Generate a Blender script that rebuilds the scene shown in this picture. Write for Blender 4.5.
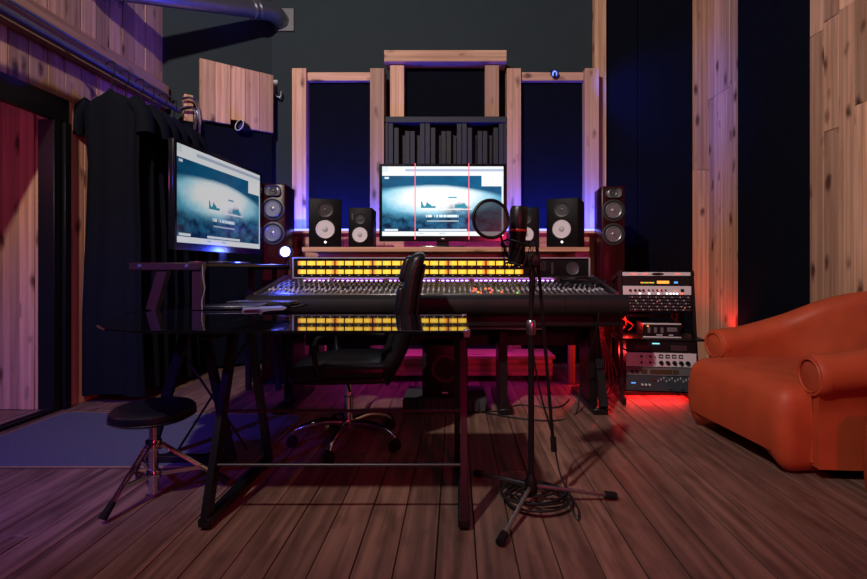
import bpy, bmesh, math, random
from mathutils import Vector, Matrix, Euler
random.seed(7)
R = math.radians
sc = bpy.context.scene
for o in list(bpy.data.objects):
    bpy.data.objects.remove(o)
COL = sc.collection

# ------------------------------------------------------------------ camera
H = 0.975                       # lens height
cam_d = bpy.data.cameras.new('camera')
cam = bpy.data.objects.new('camera', cam_d); COL.objects.link(cam)
cam.location = (0, 0, H); cam.rotation_euler = (R(90), 0, 0)
cam_d.sensor_width = 36; cam_d.lens = 36 * 480 / 867
cam_d.shift_x = (433.5 - 456) / 867
cam_d.shift_y = -(289.5 - 268) / 867
cam_d.clip_start = 0.05
sc.camera = cam
# ------------------------------------------------------------------ view, world
sc.view_settings.view_transform = 'Standard'
sc.view_settings.look = 'None'
sc.view_settings.gamma = 1
sc.view_settings.use_curve_mapping = False
sc.view_settings.exposure = 0.0
w = bpy.data.worlds.new('world'); sc.world = w; w.use_nodes = True
w.node_tree.nodes['Background'].inputs[0].default_value = (0.10, 0.10, 0.16, 1)
w.node_tree.nodes['Background'].inputs[1].default_value = 0.02

# ------------------------------------------------------------------ lamps
def lamp(name, kind, loc, energy, color, target=None, size=0.3, size_y=None, spot=None, blend=0.4):
    d = bpy.data.lights.new(name, kind); d.energy = energy; d.color = color
    if kind == 'AREA':
        d.size = size
        if size_y: d.shape = 'RECTANGLE'; d.size_y = size_y
    else:
        d.shadow_soft_size = size
    if kind == 'SPOT':
        d.spot_size = R(spot); d.spot_blend = blend
    o = bpy.data.objects.new(name, d); COL.objects.link(o); o.location = loc
    if target:
        o.rotation_euler = (Vector(target) - Vector(loc)).to_track_quat('-Z', 'Y').to_euler()
    return o
# ceiling work light behind the camera: lights the timber and throws the desk's shadow on the boards
lamp('ceiling_work_light', 'SPOT', (-1.6, -0.5, 4.15), 830, (1.0, 0.86, 0.79), (0.15, 4.5, 2.6), 0.08, spot=108, blend=0.85)
# added soft fill below the ceiling, in place of bounced light
lamp('bounce_fill', 'AREA', (0.6, 1.2, 4.28), 7, (0.70, 0.62, 1.0), (0.6, 1.4, 0), 2.4, 2.0)
# red and violet party lamps standing behind the camera
lamp('red_party_lamp', 'SPOT', (0.9, -1.3, 1.5), 110, (1.0, 0.02, 0.13), (-0.2, 2.2, 0.0), 0.12, spot=90, blend=0.9)
lamp('violet_party_lamp', 'SPOT', (-2.4, -0.9, 2.6), 480, (0.11, 0.07, 1.0), (-2.2, 2.9, 0.0), 0.10, spot=44, blend=0.9)
# blue lamps on the left
lamp('blue_flood', 'SPOT', (-1.75, 4.20, 2.30), 15, (0.03, 0.03, 1.0), (-2.45, 3.5, 2.75), 0.05, spot=120, blend=0.8)
# blue rope light on the ledge behind the speakers
lamp('blue_rope_left', 'AREA', (-1.2, 4.62, 1.38), 26, (0.02, 0.05, 1.0), (-1.2, 5.0, 1.9), 0.9, 0.03)
lamp('blue_rope_right', 'AREA', (1.0, 4.62, 1.38), 26, (0.02, 0.05, 1.0), (1.0, 5.0, 1.9), 0.9, 0.03)
lamp('blue_wall_wash', 'SPOT', (1.2, 4.4, 2.9), 60, (0.02, 0.07, 1.0), (2.3, 5.1, 2.7), 0.05, spot=70, blend=0.9)
# red floor light behind the rack, magenta light under the console
lamp('red_floor_light', 'AREA', (1.50, 3.62, 0.068), 3.2, (1.0, 0.03, 0.03), (1.50, 3.62, 0), 0.45, 0.10)
lamp('red_cable_light', 'POINT', (1.17, 3.84, 0.32), 2.2, (1.0, 0.03, 0.03), None, 0.02)
lamp('red_console_light', 'SPOT', (1.12, 3.98, 0.48), 13, (1.0, 0.03, 0.03), (0.98, 3.70, 0.0), 0.02, spot=80, blend=0.4)
lamp('red_corner_light', 'SPOT', (2.50, 4.50, 0.30), 9, (1.0, 0.03, 0.03), (2.62, 4.62, 1.0), 0.05, spot=120, blend=0.8)
lamp('magenta_console_light', 'AREA', (-0.1, 4.05, 0.60), 4.5, (0.75, 0.04, 0.75), (-0.1, 4.2, 0.1), 1.9, 0.1)
lamp('magenta_ledge_light', 'AREA', (-0.1, 4.25, 1.06), 1.7, (0.70, 0.05, 0.9), (-0.1, 4.7, 1.15), 2.3, 0.04)
lamp('magenta_side_room_light', 'POINT', (-3.3, 2.0, 1.9), 9, (1.0, 0.16, 0.5), None, 0.15)

# ------------------------------------------------------------------ materials
MATS = {}
def nodes_of(name):
    m = bpy.data.materials.new(name); m.use_nodes = True
    nt = m.node_tree
    return m, nt, nt.nodes['Principled BSDF']
def mat(name, col, rough=0.5, metal=0.0, emit=None, es=0.0, noise=0.0, nscale=30, bump=0.0, coat=0.0, spec=None, alpha=None, sheen=0):
    if name in MATS: return MATS[name]
    m, nt, b = nodes_of(name)
    b.inputs['Base Color'].default_value = (*col, 1); b.inputs['Roughness'].default_value = rough
    b.inputs['Metallic'].default_value = metal
    if coat: b.inputs['Coat Weight'].default_value = coat; b.inputs['Coat Roughness'].default_value = 0.15
    if spec is not None: b.inputs['Specular IOR Level'].default_value = spec
    if sheen: b.inputs['Sheen Weight'].default_value = sheen
    if emit:
        b.inputs['Emission Color'].default_value = (*emit, 1); b.inputs['Emission Strength'].default_value = es
    if alpha is not None: b.inputs['Alpha'].default_value = alpha
    if noise or bump:
        tc = nt.nodes.new('ShaderNodeTexCoord'); nz = nt.nodes.new('ShaderNodeTexNoise')
        nz.inputs['Scale'].default_value = nscale; nz.inputs['Detail'].default_value = 5
        nt.links.new(tc.outputs['Object'], nz.inputs['Vector'])
        if noise:
            mx = nt.nodes.new('ShaderNodeMix'); mx.data_type = 'RGBA'
            mx.inputs[6].default_value = (*[c * (1 - noise) for c in col], 1)
            mx.inputs[7].default_value = (*[min(1, c * (1 + noise)) for c in col], 1)
            nt.links.new(nz.outputs['Fac'], mx.inputs[0]); nt.links.new(mx.outputs[2], b.inputs['Base Color'])
        if bump:
            bp = nt.nodes.new('ShaderNodeBump'); bp.inputs['Strength'].default_value = bump; bp.inputs['Distance'].default_value = 0.01
            nt.links.new(nz.outputs['Fac'], bp.inputs['Height']); nt.links.new(bp.outputs[0], b.inputs['Normal'])
    MATS[name] = m
    return m
def wood(name, light, dark, knot, rough=0.55, along='Z', grain=26, knots=True, vary=0.35, wear=False, rough2=None):
    m, nt, b = nodes_of(name); N = nt.nodes.new; L = nt.links.new
    tc = N('ShaderNodeTexCoord'); oi = N('ShaderNodeObjectInfo')
    off = N('ShaderNodeVectorMath'); off.operation = 'SCALE'; off.inputs[0].default_value = (37, 53, 71); L(oi.outputs['Random'], off.inputs['Scale'])
    add = N('ShaderNodeVectorMath'); add.operation = 'ADD'; L(tc.outputs['Object'], add.inputs[0]); L(off.outputs[0], add.inputs[1])
    def mapped(s_across, s_along):
        mp = N('ShaderNodeMapping'); s = [s_across] * 3; s['XYZ'.index(along)] = s_along
        mp.inputs['Scale'].default_value = s; L(add.outputs[0], mp.inputs['Vector']); return mp
    nz = N('ShaderNodeTexNoise'); nz.inputs['Scale'].default_value = 1; nz.inputs['Detail'].default_value = 6; nz.inputs['Distortion'].default_value = 0.6
    L(mapped(grain, grain * 0.05).outputs[0], nz.inputs['Vector'])
    cr = N('ShaderNodeValToRGB'); cr.color_ramp.elements[0].position = 0.3; cr.color_ramp.elements[1].position = 0.7
    cr.color_ramp.elements[0].color = (*dark, 1); cr.color_ramp.elements[1].color = (*light, 1)
    L(nz.outputs['Fac'], cr.inputs[0]); col = cr.outputs[0]
    st = N('ShaderNodeTexNoise'); st.inputs['Scale'].default_value = 1; st.inputs['Detail'].default_value = 3
    L(mapped(34, .25).outputs[0], st.inputs['Vector'])
    sr = N('ShaderNodeMapRange'); L(st.outputs['Fac'], sr.inputs['Value']); sr.inputs['From Min'].default_value = .3; sr.inputs['From Max'].default_value = .7; sr.inputs['To Min'].default_value = .72; sr.inputs['To Max'].default_value = 1.22
    sm = N('ShaderNodeVectorMath'); sm.operation = 'SCALE'; L(col, sm.inputs[0]); L(sr.outputs[0], sm.inputs['Scale']); col = sm.outputs[0]
    if knots:
        vo = N('ShaderNodeTexVoronoi'); vo.inputs['Scale'].default_value = 1
        wv = N('ShaderNodeTexNoise'); wv.inputs['Scale'].default_value = 9; L(add.outputs[0], wv.inputs['Vector'])
        wa = N('ShaderNodeVectorMath'); wa.operation = 'MULTIPLY_ADD'; L(wv.outputs['Color'], wa.inputs[0]); wa.inputs[1].default_value = (.35, .35, .35); L(mapped(8, 3.2).outputs[0], wa.inputs[2])
        L(wa.outputs[0], vo.inputs['Vector'])
        kr = N('ShaderNodeValToRGB'); kr.color_ramp.elements[0].position = 0.09; kr.color_ramp.elements[1].position = 0.27
        kr.color_ramp.elements[0].color = (1, 1, 1, 1); kr.color_ramp.elements[1].color = (0, 0, 0, 1)
        L(vo.outputs['Distance'], kr.inputs[0])
        mx = N('ShaderNodeMix'); mx.data_type = 'RGBA'; L(kr.outputs[0], mx.inputs[0]); L(col, mx.inputs[6]); mx.inputs[7].default_value = (*knot, 1)
        col = mx.outputs[2]
    if wear:
        nz2 = N('ShaderNodeTexNoise'); nz2.inputs['Scale'].default_value = 1; nz2.inputs['Detail'].default_value = 7
        L(mapped(16, 5).outputs[0], nz2.inputs['Vector'])
        wr = N('ShaderNodeValToRGB'); wr.color_ramp.elements[0].position = 0.36; wr.color_ramp.elements[1].position = 0.50
        wr.color_ramp.elements[0].color = (0.62, 0.60, 0.60, 1); wr.color_ramp.elements[1].color = (1, 1, 1, 1)
        L(nz2.outputs['Fac'], wr.inputs[0])
        mw = N('ShaderNodeMix'); mw.data_type = 'RGBA'; mw.blend_type = 'MULTIPLY'; mw.inputs[0].default_value = 0.8
        L(col, mw.inputs[6]); L(wr.outputs[0], mw.inputs[7]); col = mw.outputs[2]
    mr = N('ShaderNodeMapRange'); L(oi.outputs['Random'], mr.inputs['Value']); mr.inputs['To Min'].default_value = 1 - vary; mr.inputs['To Max'].default_value = 1 + vary * 0.6
    hv = N('ShaderNodeHueSaturation'); L(mr.outputs[0], hv.inputs['Value']); L(col, hv.inputs['Color'])
    L(hv.outputs[0], b.inputs['Base Color'])
    b.inputs['Roughness'].default_value = rough
    if rough2 is not None:
        m2 = N('ShaderNodeMapRange'); L(nz.outputs['Fac'], m2.inputs['Value']); m2.inputs['To Min'].default_value = rough; m2.inputs['To Max'].default_value = rough2
        L(m2.outputs[0], b.inputs['Roughness'])
    bp = N('ShaderNodeBump'); bp.inputs['Strength'].default_value = 0.25; bp.inputs['Distance'].default_value = 0.004
    L(nz.outputs['Fac'], bp.inputs['Height']); L(bp.outputs[0], b.inputs['Normal'])
    MATS[name] = m; return m

CEDAR = wood('cedar_upright', (0.72, 0.42, 0.27), (0.50, 0.255, 0.150), (0.12, 0.045, 0.025), 0.6, 'Z', vary=0.42)
CEDAR_X = wood('cedar_crosswise', (0.72, 0.42, 0.27), (0.50, 0.255, 0.150), (0.14, 0.05, 0.03), 0.6, 'X', vary=0.2)
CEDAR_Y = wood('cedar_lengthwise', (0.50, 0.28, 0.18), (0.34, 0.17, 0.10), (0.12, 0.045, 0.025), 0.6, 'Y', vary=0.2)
FLOORW = wood('floor_boards', (0.27, 0.150, 0.112), (0.130, 0.070, 0.052), (0.07, 0.04, 0.03), 0.34, 'Y', 30, False, 0.24, True, 0.6)
DGREY = mat('dark_grey_wall_paint', (0.026, 0.038, 0.047), 0.8, noise=0.12, nscale=4, bump=0.05, spec=0.2)
CEIL = mat('ceiling_paint', (0.05, 0.05, 0.055), 0.9, noise=0.1, nscale=6)
FABRIC = mat('black_acoustic_fabric', (0.0045, 0.0055, 0.011), 0.95, noise=0.25, nscale=9, bump=0.3, spec=0.05)
CLOTH = mat('black_garment_cloth', (0.005, 0.006, 0.010), 0.9, noise=0.3, nscale=60, bump=0.15, spec=0.08)
SUB = mat('subfloor_dark', (0.01, 0.008, 0.007), 0.9, noise=0.2)
BLACKM = mat('black_powder_coat', (0.006, 0.006, 0.007), 0.38, noise=0.15, nscale=80, spec=0.35)
BLACKP = mat('black_plastic', (0.005, 0.005, 0.006), 0.42, noise=0.15, nscale=120, spec=0.3)
RUBBER = mat('black_rubber', (0.007, 0.007, 0.007), 0.8, noise=0.2, nscale=90, spec=0.2)
CHROME = mat('chrome', (0.65, 0.65, 0.68), 0.16, 1.0, noise=0.05, nscale=20)
STEEL = mat('brushed_steel', (0.42, 0.42, 0.45), 0.32, 1.0, noise=0.1, nscale=60)
LEATHB = mat('black_leather', (0.006, 0.006, 0.008), 0.36, spec=0.3, noise=0.25, nscale=40, bump=0.15)
ORANGE = mat('orange_leather', (0.46, 0.072, 0.026), 0.52, noise=0.25, nscale=9, bump=0.10, spec=0.35)
GLASS = mat('black_tempered_glass', (0.004, 0.004, 0.006), 0.03, 0, spec=0.6)
CONEW = mat('white_woofer_cone', (0.62, 0.62, 0.66), 0.45, noise=0.06, nscale=60)
CONEG = mat('grey_metal_cone', (0.20, 0.21, 0.23), 0.35, 0.5, noise=0.15, nscale=50)
REDGLOSS = mat('dark_red_gloss_veneer', (0.030, 0.003, 0.004), 0.25, noise=0.2, nscale=12, spec=0.12)
CABLE = mat('black_cable', (0.008, 0.008, 0.009), 0.5, noise=0.1)
RUG = mat('grey_carpet_pile', (0.075, 0.080, 0.115), 0.95, noise=0.5, nscale=160, bump=0.5)
CONSOLE = mat('console_grey_panel', (0.045, 0.047, 0.055), 0.42, noise=0.15, nscale=60)
PADDING = mat('console_arm_padding', (0.012, 0.011, 0.012), 0.5, spec=0.3, noise=0.2, nscale=50, bump=0.1)
KNOBM = mat('console_knob_caps', (0.30, 0.31, 0.35), 0.35, noise=0.3, nscale=200)
SILVER = mat('silver_faceplate', (0.66, 0.66, 0.68), 0.4, 0.2, noise=0.08, nscale=60)
DIFFM = mat('charcoal_diffuser_paint', (0.014, 0.017, 0.027), 0.65, noise=0.15, nscale=20)
DUCT = mat('galvanised_duct', (0.30, 0.31, 0.33), 0.35, 0.85, noise=0.2, nscale=14)
def glow(name, col, s): return mat(name, (0.01, 0.01, 0.01), 0.5, emit=col, es=s, noise=0.02)
G_BLUE = glow('blue_light_tube', (0.20, 0.22, 1.0), 3.5)
G_VIOLET = glow('violet_light_tube', (0.55, 0.22, 1.0), 9.0)
G_RED = glow('red_light_tube', (1.0, 0.03, 0.03), 4.0)
G_WHITE = glow('white_indicator', (1.0, 0.95, 0.95), 2.5)
G_ORANGE = glow('orange_display', (1.0, 0.35, 0.05), 1.6)
G_GREEN = glow('green_indicator', (0.3, 0.9, 0.1), 1.0)
G_CYAN = glow('cyan_display', (0.3, 0.9, 0.95), 1.2)
G_BDISP = glow('blue_display', (0.1, 0.4, 1.0), 1.2)
G_REDI = glow('red_indicator', (1.0, 0.12, 0.08), 1.6)
G_LAMP = glow('blue_lamp_lens', (0.45, 0.55, 1.0), 14.0)
G_REDLINE = glow('red_screen_line', (1.0, 0.10, 0.16), 1.3)

# ------------------------------------------------------------------ mesh helpers
class MB:
    def __init__(s): s.v = []; s.f = []
    def add(s, vs, fs):
        n = len(s.v); s.v += [tuple(v) for v in vs]; s.f += [tuple(i + n for i in f) for f in fs]; return s
    def box(s, x0, x1, y0, y1, z0, z1, M=None):
        vs = [Vector(p) for p in ((x0,y0,z0),(x1,y0,z0),(x1,y1,z0),(x0,y1,z0),(x0,y0,z1),(x1,y0,z1),(x1,y1,z1),(x0,y1,z1))]
        if M is not None: vs = [M @ v for v in vs]
        return s.add(vs, [(0,3,2,1),(4,5,6,7),(0,1,5,4),(1,2,6,5),(2,3,7,6),(3,0,4,7)])
    def rbox(s, x0, x1, y0, y1, z0, z1, r=0.01, seg=2, M=None, fn=None, cuts=0):
        bm = bmesh.new(); bmesh.ops.create_cube(bm, size=1)
        for v in bm.verts:
            v.co = Vector((x0 + (v.co.x + .5) * (x1 - x0), y0 + (v.co.y + .5) * (y1 - y0), z0 + (v.co.z + .5) * (z1 - z0)))
        bmesh.ops.bevel(bm, geom=bm.edges[:], offset=r, segments=seg, profile=0.5, affect='EDGES')
        if cuts: bmesh.ops.subdivide_edges(bm, edges=[e for e in bm.edges if e.calc_length() > r * 2.5], cuts=cuts, use_grid_fill=True)
        bm.verts.index_update()
        vs = [v.co.copy() for v in bm.verts]; fs = [[v.index for v in f.verts] for f in bm.faces]; bm.free()
        if fn: vs = [fn(v) for v in vs]
        if M is not None: vs = [M @ v for v in vs]
        return s.add(vs, fs)
    def rings(s, rings, cap0=True, cap1=True, closed=False):
        n = len(rings[0]); vs = [p for r in rings for p in r]; fs = []
        m = len(rings)
        for i in range(m if closed else m - 1):
            a = i * n; b = ((i + 1) % m) * n
            for k in range(n):
                k2 = (k + 1) % n; fs.append((a + k, a + k2, b + k2, b + k))
        if not closed:
            if cap0: fs.append(tuple(reversed(range(n))))
            if cap1: fs.append(tuple(range((m - 1) * n, m * n)))
        return s.add(vs, fs)
    def tube(s, pts, r, n=8, r1=None):
        pts = [Vector(p) for p in pts]; rs = []; up = None
        for i, p in enumerate(pts):
            t = (pts[min(i + 1, len(pts) - 1)] - pts[max(i - 1, 0)])
            t = t.normalized() if t.length > 1e-9 else Vector((0, 0, 1))
            if up is None: up = t.orthogonal().normalized()
            up = (up - t * up.dot(t)); up = up.normalized() if up.length > 1e-6 else t.orthogonal().normalized()
            sd = t.cross(up)
            rr = r if r1 is None else r + (r1 - r) * i / (len(pts) - 1)
            rs.append([p + (up * math.cos(a) + sd * math.sin(a)) * rr for a in [2 * math.pi * k / n for k in range(n)]])
        return s.rings(rs)
    def bar(s, p0, p1, w, d, up=(0, 1, 0)):
        p0 = Vector(p0); p1 = Vector(p1); t = (p1 - p0).normalized(); u = Vector(up); sd = t.cross(u).normalized(); u = sd.cross(t).normalized()
        q = [sd * w / 2 + u * d / 2, -sd * w / 2 + u * d / 2, -sd * w / 2 - u * d / 2, sd * w / 2 - u * d / 2]
        return s.rings([[p0 + k for k in q], [p1 + k for k in q]])
    def lathe(s, prof, o, axis=(0, 0, 1), n=20):
        o = Vector(o); t = Vector(axis).normalized(); up = t.orthogonal().normalized(); sd = t.cross(up)
        return s.rings([[o + t * h + (up * math.cos(a) + sd * math.sin(a)) * max(r, 1e-4) for a in [2 * math.pi * k / n for k in range(n)]] for r, h in prof])
    def prism(s, poly, z0, z1):
        return s.rings([[Vector((x, y, z0)) for x, y in poly], [Vector((x, y, z1)) for x, y in poly]])
    def build(s, name, m, parent=None, smooth=True, origin=None, angle=38):
        me = bpy.data.meshes.new(name); vs = s.v
        if origin is not None: o_ = Vector(origin); vs = [tuple(Vector(v) - o_) for v in vs]
        me.from_pydata(vs, [], s.f); me.validate()
        bm = bmesh.new(); bm.from_mesh(me); bmesh.ops.recalc_face_normals(bm, faces=bm.faces[:]); bm.to_mesh(me); bm.free()
        if smooth:
            me.polygons.foreach_set('use_smooth', [True] * len(me.polygons)); me.set_sharp_from_angle(angle=R(angle))
        me.materials.append(m)
        return link(name, me, parent, origin)
def link(name, me, parent=None, origin=None):
    o = bpy.data.objects.new(name, me); COL.objects.link(o)
    if origin is not None: o.location = origin
    if parent is not None: o.parent = parent
    return o
def tag(o, label=None, cat=None, group=None, kind=None):
    if label: o['label'] = label
    if cat: o['category'] = cat
    if group: o['group'] = group
    if kind: o['kind'] = kind
    return o
def thing(name, label, cat, loc=(0, 0, 0), rz=0, group=None):
    o = bpy.data.objects.new(name, None); COL.objects.link(o); o.location = loc; o.rotation_euler = (0, 0, rz)
    o.empty_display_size = 0.1
    return tag(o, label, cat, group)
def copy_tree(o, parent=None):
    c = o.copy(); COL.objects.link(c)
    if parent: c.parent = parent
    for ch in list(o.children): copy_tree(ch, c)
    return c
def smoothpath(pts, n=6):
    pts = [Vector(p) for p in pts]; out = []
    for i in range(len(pts) - 1):
        p0 = pts[max(i - 1, 0)]; p1 = pts[i]; p2 = pts[i + 1]; p3 = pts[min(i + 2, len(pts) - 1)]
        for k in range(n):
            t = k / n
            out.append(0.5 * ((2 * p1) + (p2 - p0) * t + (2 * p0 - 5 * p1 + 4 * p2 - p3) * t * t + (3 * p1 - p0 - 3 * p2 + p3) * t ** 3))
    out.append(pts[-1]); return out
def Mz(a): return Matrix.Rotation(a, 4, 'Z')

# ================================================================== SETTING
XL, XR, YB, YF, ZC = -2.72, 2.65, 5.05, -1.6, 4.35
fl = tag(MB().box(-4.3, XR + .1, YF - .1, YB + .15, -0.06, -0.021).build('floor', SUB), kind='structure')
bw = 0.135; x = -4.25; i = 0
while x < XR - 0.01:
    x1 = min(x + bw - 0.004, XR)
    cuts = [YF, -0.2 + random.uniform(-.6, .6), 2.2 + random.uniform(-1.6, 1.6) if i % 2 else 3.6 + random.uniform(-.7, .8), YB]
    if x < XL - 0.2: cuts = [YF, 1.2 + random.uniform(-.7, .7), 3.30]
    for a, b in zip(cuts[:-1], cuts[1:]):
        h = random.uniform(-.0018, 0)
        c = ((x + x1) / 2, (a + b) / 2, 0)
        MB().rbox(x, x1, a + .0015, b - .0015, -0.021, h, 0.002, 1).build('plank', FLOORW, fl, origin=c)
    x += bw; i += 1
tag(MB().box(-4.3, XR + .1, YF - .1, YB + .15, ZC, ZC + .1).build('ceiling', CEIL), kind='structure')
# left wall: solid over and beyond the doorway
wl = tag(MB().box(XL - .12, XL - .02, YF, YB, 2.145, ZC).box(XL - .12, XL - .02, 3.36, YB, 0, 2.145).box(XL - .12, XL - .02, YF, .6, 0, 2.145).build('wall_left', DGREY), kind='structure')
y = 0.2
while y < 4.45:
    y1 = min(y + .142, 4.455)
    for z0, z1 in ((2.145, 2.44), (2.66, ZC)):
        if y1 > 2.2: MB().rbox(XL - .02, XL - random.uniform(0, .004), y + .002, y1 - .002, z0, z1, .002, 1).build('plank', CEDAR, wl, origin=(XL, (y + y1) / 2, (z0 + z1) / 2))
    y += .143
y = 3.37
while y < 4.45:
    y1 = min(y + .142, 4.455)
    MB().rbox(XL - .02, XL - random.uniform(0, .004), y + .002, y1 - .002, 0, 2.143, .002, 1).build('plank', CEDAR, wl, origin=(XL, (y + y1) / 2, 1.07)); y += .143
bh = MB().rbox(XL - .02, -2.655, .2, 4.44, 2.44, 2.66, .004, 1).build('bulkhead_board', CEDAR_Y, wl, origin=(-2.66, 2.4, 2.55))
# doorway in the left wall
d1 = tag(MB().box(XL - .03, XL + .012, .6, 3.36, 1.98, 2.145).build('door_1', BLACKM), kind='structure')
MB().rbox(XL - .10, XL + .012, 3.235, 3.29, 0.02, 1.98, .003, 1).build('door_frame_post', BLACKM, d1)
MB().rbox(XL - .05, XL + .03, 3.305, 3.36, 0.0, 1.98, .003, 1).build('door_leaf_edge', BLACKM, d1)
MB().rbox(XL - .05, XL + .012, .6, 3.30, 0, .022, .003, 1).build('door_track', BLACKM, d1)
MB().box(XL - .03, XL - .022, .6, 3.30, .022, .034).build('track_rail', STEEL, d1)
# side room beyond the doorway
ws = tag(MB().box(-4.3, XL - .02, 3.33, 3.40, 0, 2.4).box(-4.4, -4.3, YF, 3.4, 0, 2.4).box(-4.3, XL - .12, YF - .1, YF, 0, 2.4).build('wall_side_room', DGREY), kind='structure')
xx = XL - .055
for wdt in (.125, .105, .15, .13, .14, .14, .14, .14, .14, .14):
    MB().rbox(xx - wdt + .002, xx - .001, 3.30 + random.uniform(0, .006), 3.33, 0.0, 2.38, .002, 1).build('plank', CEDAR, ws, origin=(xx - wdt / 2, 3.31, 1.1)); xx -= wdt
tag(MB().box(-4.3, XL - .12, YF, 3.4, 2.4, 2.48).build('ceiling_side_room', CEIL), kind='structure')
# back wall, splayed corner, right wall, wall behind the camera
tag(MB().box(-1.935, XR + .1, YB, YB + .1, 0, ZC).build('wall_back', DGREY), kind='structure')
sp = Vector((-1.935 - XL, YB - 4.455, 0)); sl = sp.length; sd_ = sp.normalized(); sn = Vector((sd_.y, -sd_.x, 0))    # sn points into the room
MS = Matrix(((sd_.x, -sn.x, 0, XL), (sd_.y, -sn.y, 0, 4.455), (0, 0, 1, 0), (0, 0, 0, 1)))    # local x along wall, -y into the room
wc = tag(MB().box(-.02, sl + .02, 0, .08, 0, ZC, MS).build('wall_corner', DGREY), kind='structure')
wr = tag(MB().box(XR + .02, XR + .12, YF, YB, 0, ZC).build('wall_right', DGREY), kind='structure')
def right_planks(ya, yb, cutsz):
    y = yb; k = 0
    while y > ya + .02:
        y0 = max(y - .135, ya); zs = [0] + cutsz[k % len(cutsz)] + [ZC]
        for a, b in zip(zs[:-1], zs[1:]):
            pr = random.uniform(.0, .010)
            MB().rbox(XR - pr, XR + .02, y0 + .002, y - .002, a + .0015, b - .0015, .002, 1).build('plank', CEDAR, wr, origin=(XR, (y0 + y) / 2, (a + b) / 2))
        y = y0; k += 1
right_planks(4.51, YB, [[2.73], [2.73], [2.73], [2.75]])
right_planks(-.2, 3.59, [[2.695], [1.95, 2.74], [2.75], [2.05, 3.3], [1.2, 2.6]])
MB().rbox(XR - .006, XR + .02, 3.592, 4.508, 0.02, ZC - .02, .004, 1).build('fabric_panel', FABRIC, wr)
tag(MB().box(-4.3, XR + .1, YF - .1, YF, 0, ZC).build('wall_front', DGREY), kind='structure')
# corner upright and tall fabric panels on the back wall
c1 = tag(MB().rbox(2.47, 2.648, YB - .03, YB, 2.0, ZC - .01, .003, 1).build('corner_board', CEDAR, origin=(2.56, YB, 3)), 'knotty cedar corner board meeting the dark blue fabric panel', 'board')
MB().rbox(-.09, .088, -.03, 0, -3.0, -1.002, .003, 1).build('lower_board', CEDAR, c1)
tag(MB().rbox(1.565, 1.90, YB - .03, YB - .002, 0.01, ZC - .02, .006, 1).build('fabric_panel', FABRIC), 'narrow black fabric wall panel beside the tall cedar upright', 'acoustic panel', 'fabric panels right of the frames')
MB_ = MB().rbox(1.905, 2.468, YB - .045, YB - .002, 0.01, ZC - .02, .006, 1)
tag(MB_.build('fabric_panel', FABRIC), 'wide blue-lit fabric wall panel between black panel and corner board', 'acoustic panel', 'fabric panels right of the frames')
tag(MB().rbox(1.433, 1.552, 4.955, YB - .002, 0, ZC - .01, .003, 1).build('tall_post', CEDAR, origin=(1.48, 5, 2)), 'tall cedar upright running to the ceiling behind the red tower speaker', 'post')

# ================================================================== FRAMES ON THE BACK WALL
def post(x0, x1, z0, z1, par, y0=4.80, y1=4.98, name='post', m=CEDAR):
    return MB().rbox(x0, x1, y0, y1, z0, z1, .003, 1).build(name, m, par, origin=((x0 + x1) / 2, y0, (z0 + z1) / 2))
def frame(label, xa, xb, rail):
    t = thing('acoustic_frame', label, 'acoustic panel', (0, 0, 0), 0, 'timber-framed fabric panels')
    post(xa, xa + .14, 0, 2.975, t); post(xb - .14, xb, 0, 2.975, t)
    MB().rbox(xa + .142, xb - .142, 4.84, 4.90, 2.865, 2.95, .003, 1).build('rail', CEDAR_X, t, origin=((xa + xb) / 2, 4.87, 2.9))
    # stretched fabric with soft pulls
    nx, nz = 16, 40; g = MB(); vs = []; fs = []
    for j in range(nz + 1):
        for k in range(nx + 1):
            u, v = k / nx, j / nz
            vs.append((xa + .13 + u * (xb - xa - .26), 4.90 + .008 * math.sin(9 * u + 5 * v) * math.sin(6 * v + 2 * u), .02 + v * 2.87))
    for j in range(nz):
        for k in range(nx):
            a = j * (nx + 1) + k; fs.append((a, a + 1, a + nx + 2, a + nx + 1))
    g.add(vs, fs); g.box(xa + .13, xb - .13, 4.915, 4.97, .02, 2.89)
    g.build('fabric', FABRIC, t)
    return t
frame('cedar-framed fabric panel beside the small clip lamp', .51, 1.43, 0)
frame('cedar-framed fabric panel nearest the splayed corner', -1.64, -.72, 0)
t = thing('timber_portal', 'cedar header on two stubs above the dark slatted diffuser', 'wood frame')
MB().rbox(-.71, .50, 4.74, 4.96, 3.015, 3.128, .003, 1).build('header', CEDAR_X, t, origin=(-.1, 4.8, 3.08))
post(-.66, -.52, 2.487, 3.013, t, 4.80, 4.95, 'stub'); post(.29, .43, 2.487, 3.013, t, 4.80, 4.95, 'stub')
MB().rbox(-.52, .29, 4.90, 4.96, 2.487, 3.013, .004, 1).build('fabric', FABRIC, t)
t = thing('sound_diffuser', 'charcoal slatted sound diffuser under the cedar header', 'diffuser', (-.1, 4.8, 0))
MB().rbox(-.605, .605, -.02, .22, 2.425, 2.485, .004, 1).build('top_board', DIFFM, t)
MB().box(-.60, .60, .20, .22, 1.33, 2.425).build('back_board', DIFFM, t)
A_, B_, C_ = .035, .17, .085
depths = [0, A_, B_, C_, C_, B_, 0, 0, A_, B_, C_, C_, B_, 0, 0, A_, B_, C_, C_, B_, A_, 0]
nw = 1.16 / 22
for k, d in enumerate(depths):
    x0 = -.58 + k * nw
    MB().rbox(x0 + .003, x0 + nw - .003, d, .199, 1.34, 2.424 - (0 if d == 0 else .02 + .4 * d), .002, 1).build('slat', DIFFM, t)
for sx in (-.605, .58): MB().rbox(sx, sx + .025, -.01, .22, 1.33, 2.425, .002, 1).build('side_board', DIFFM, t)
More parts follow.
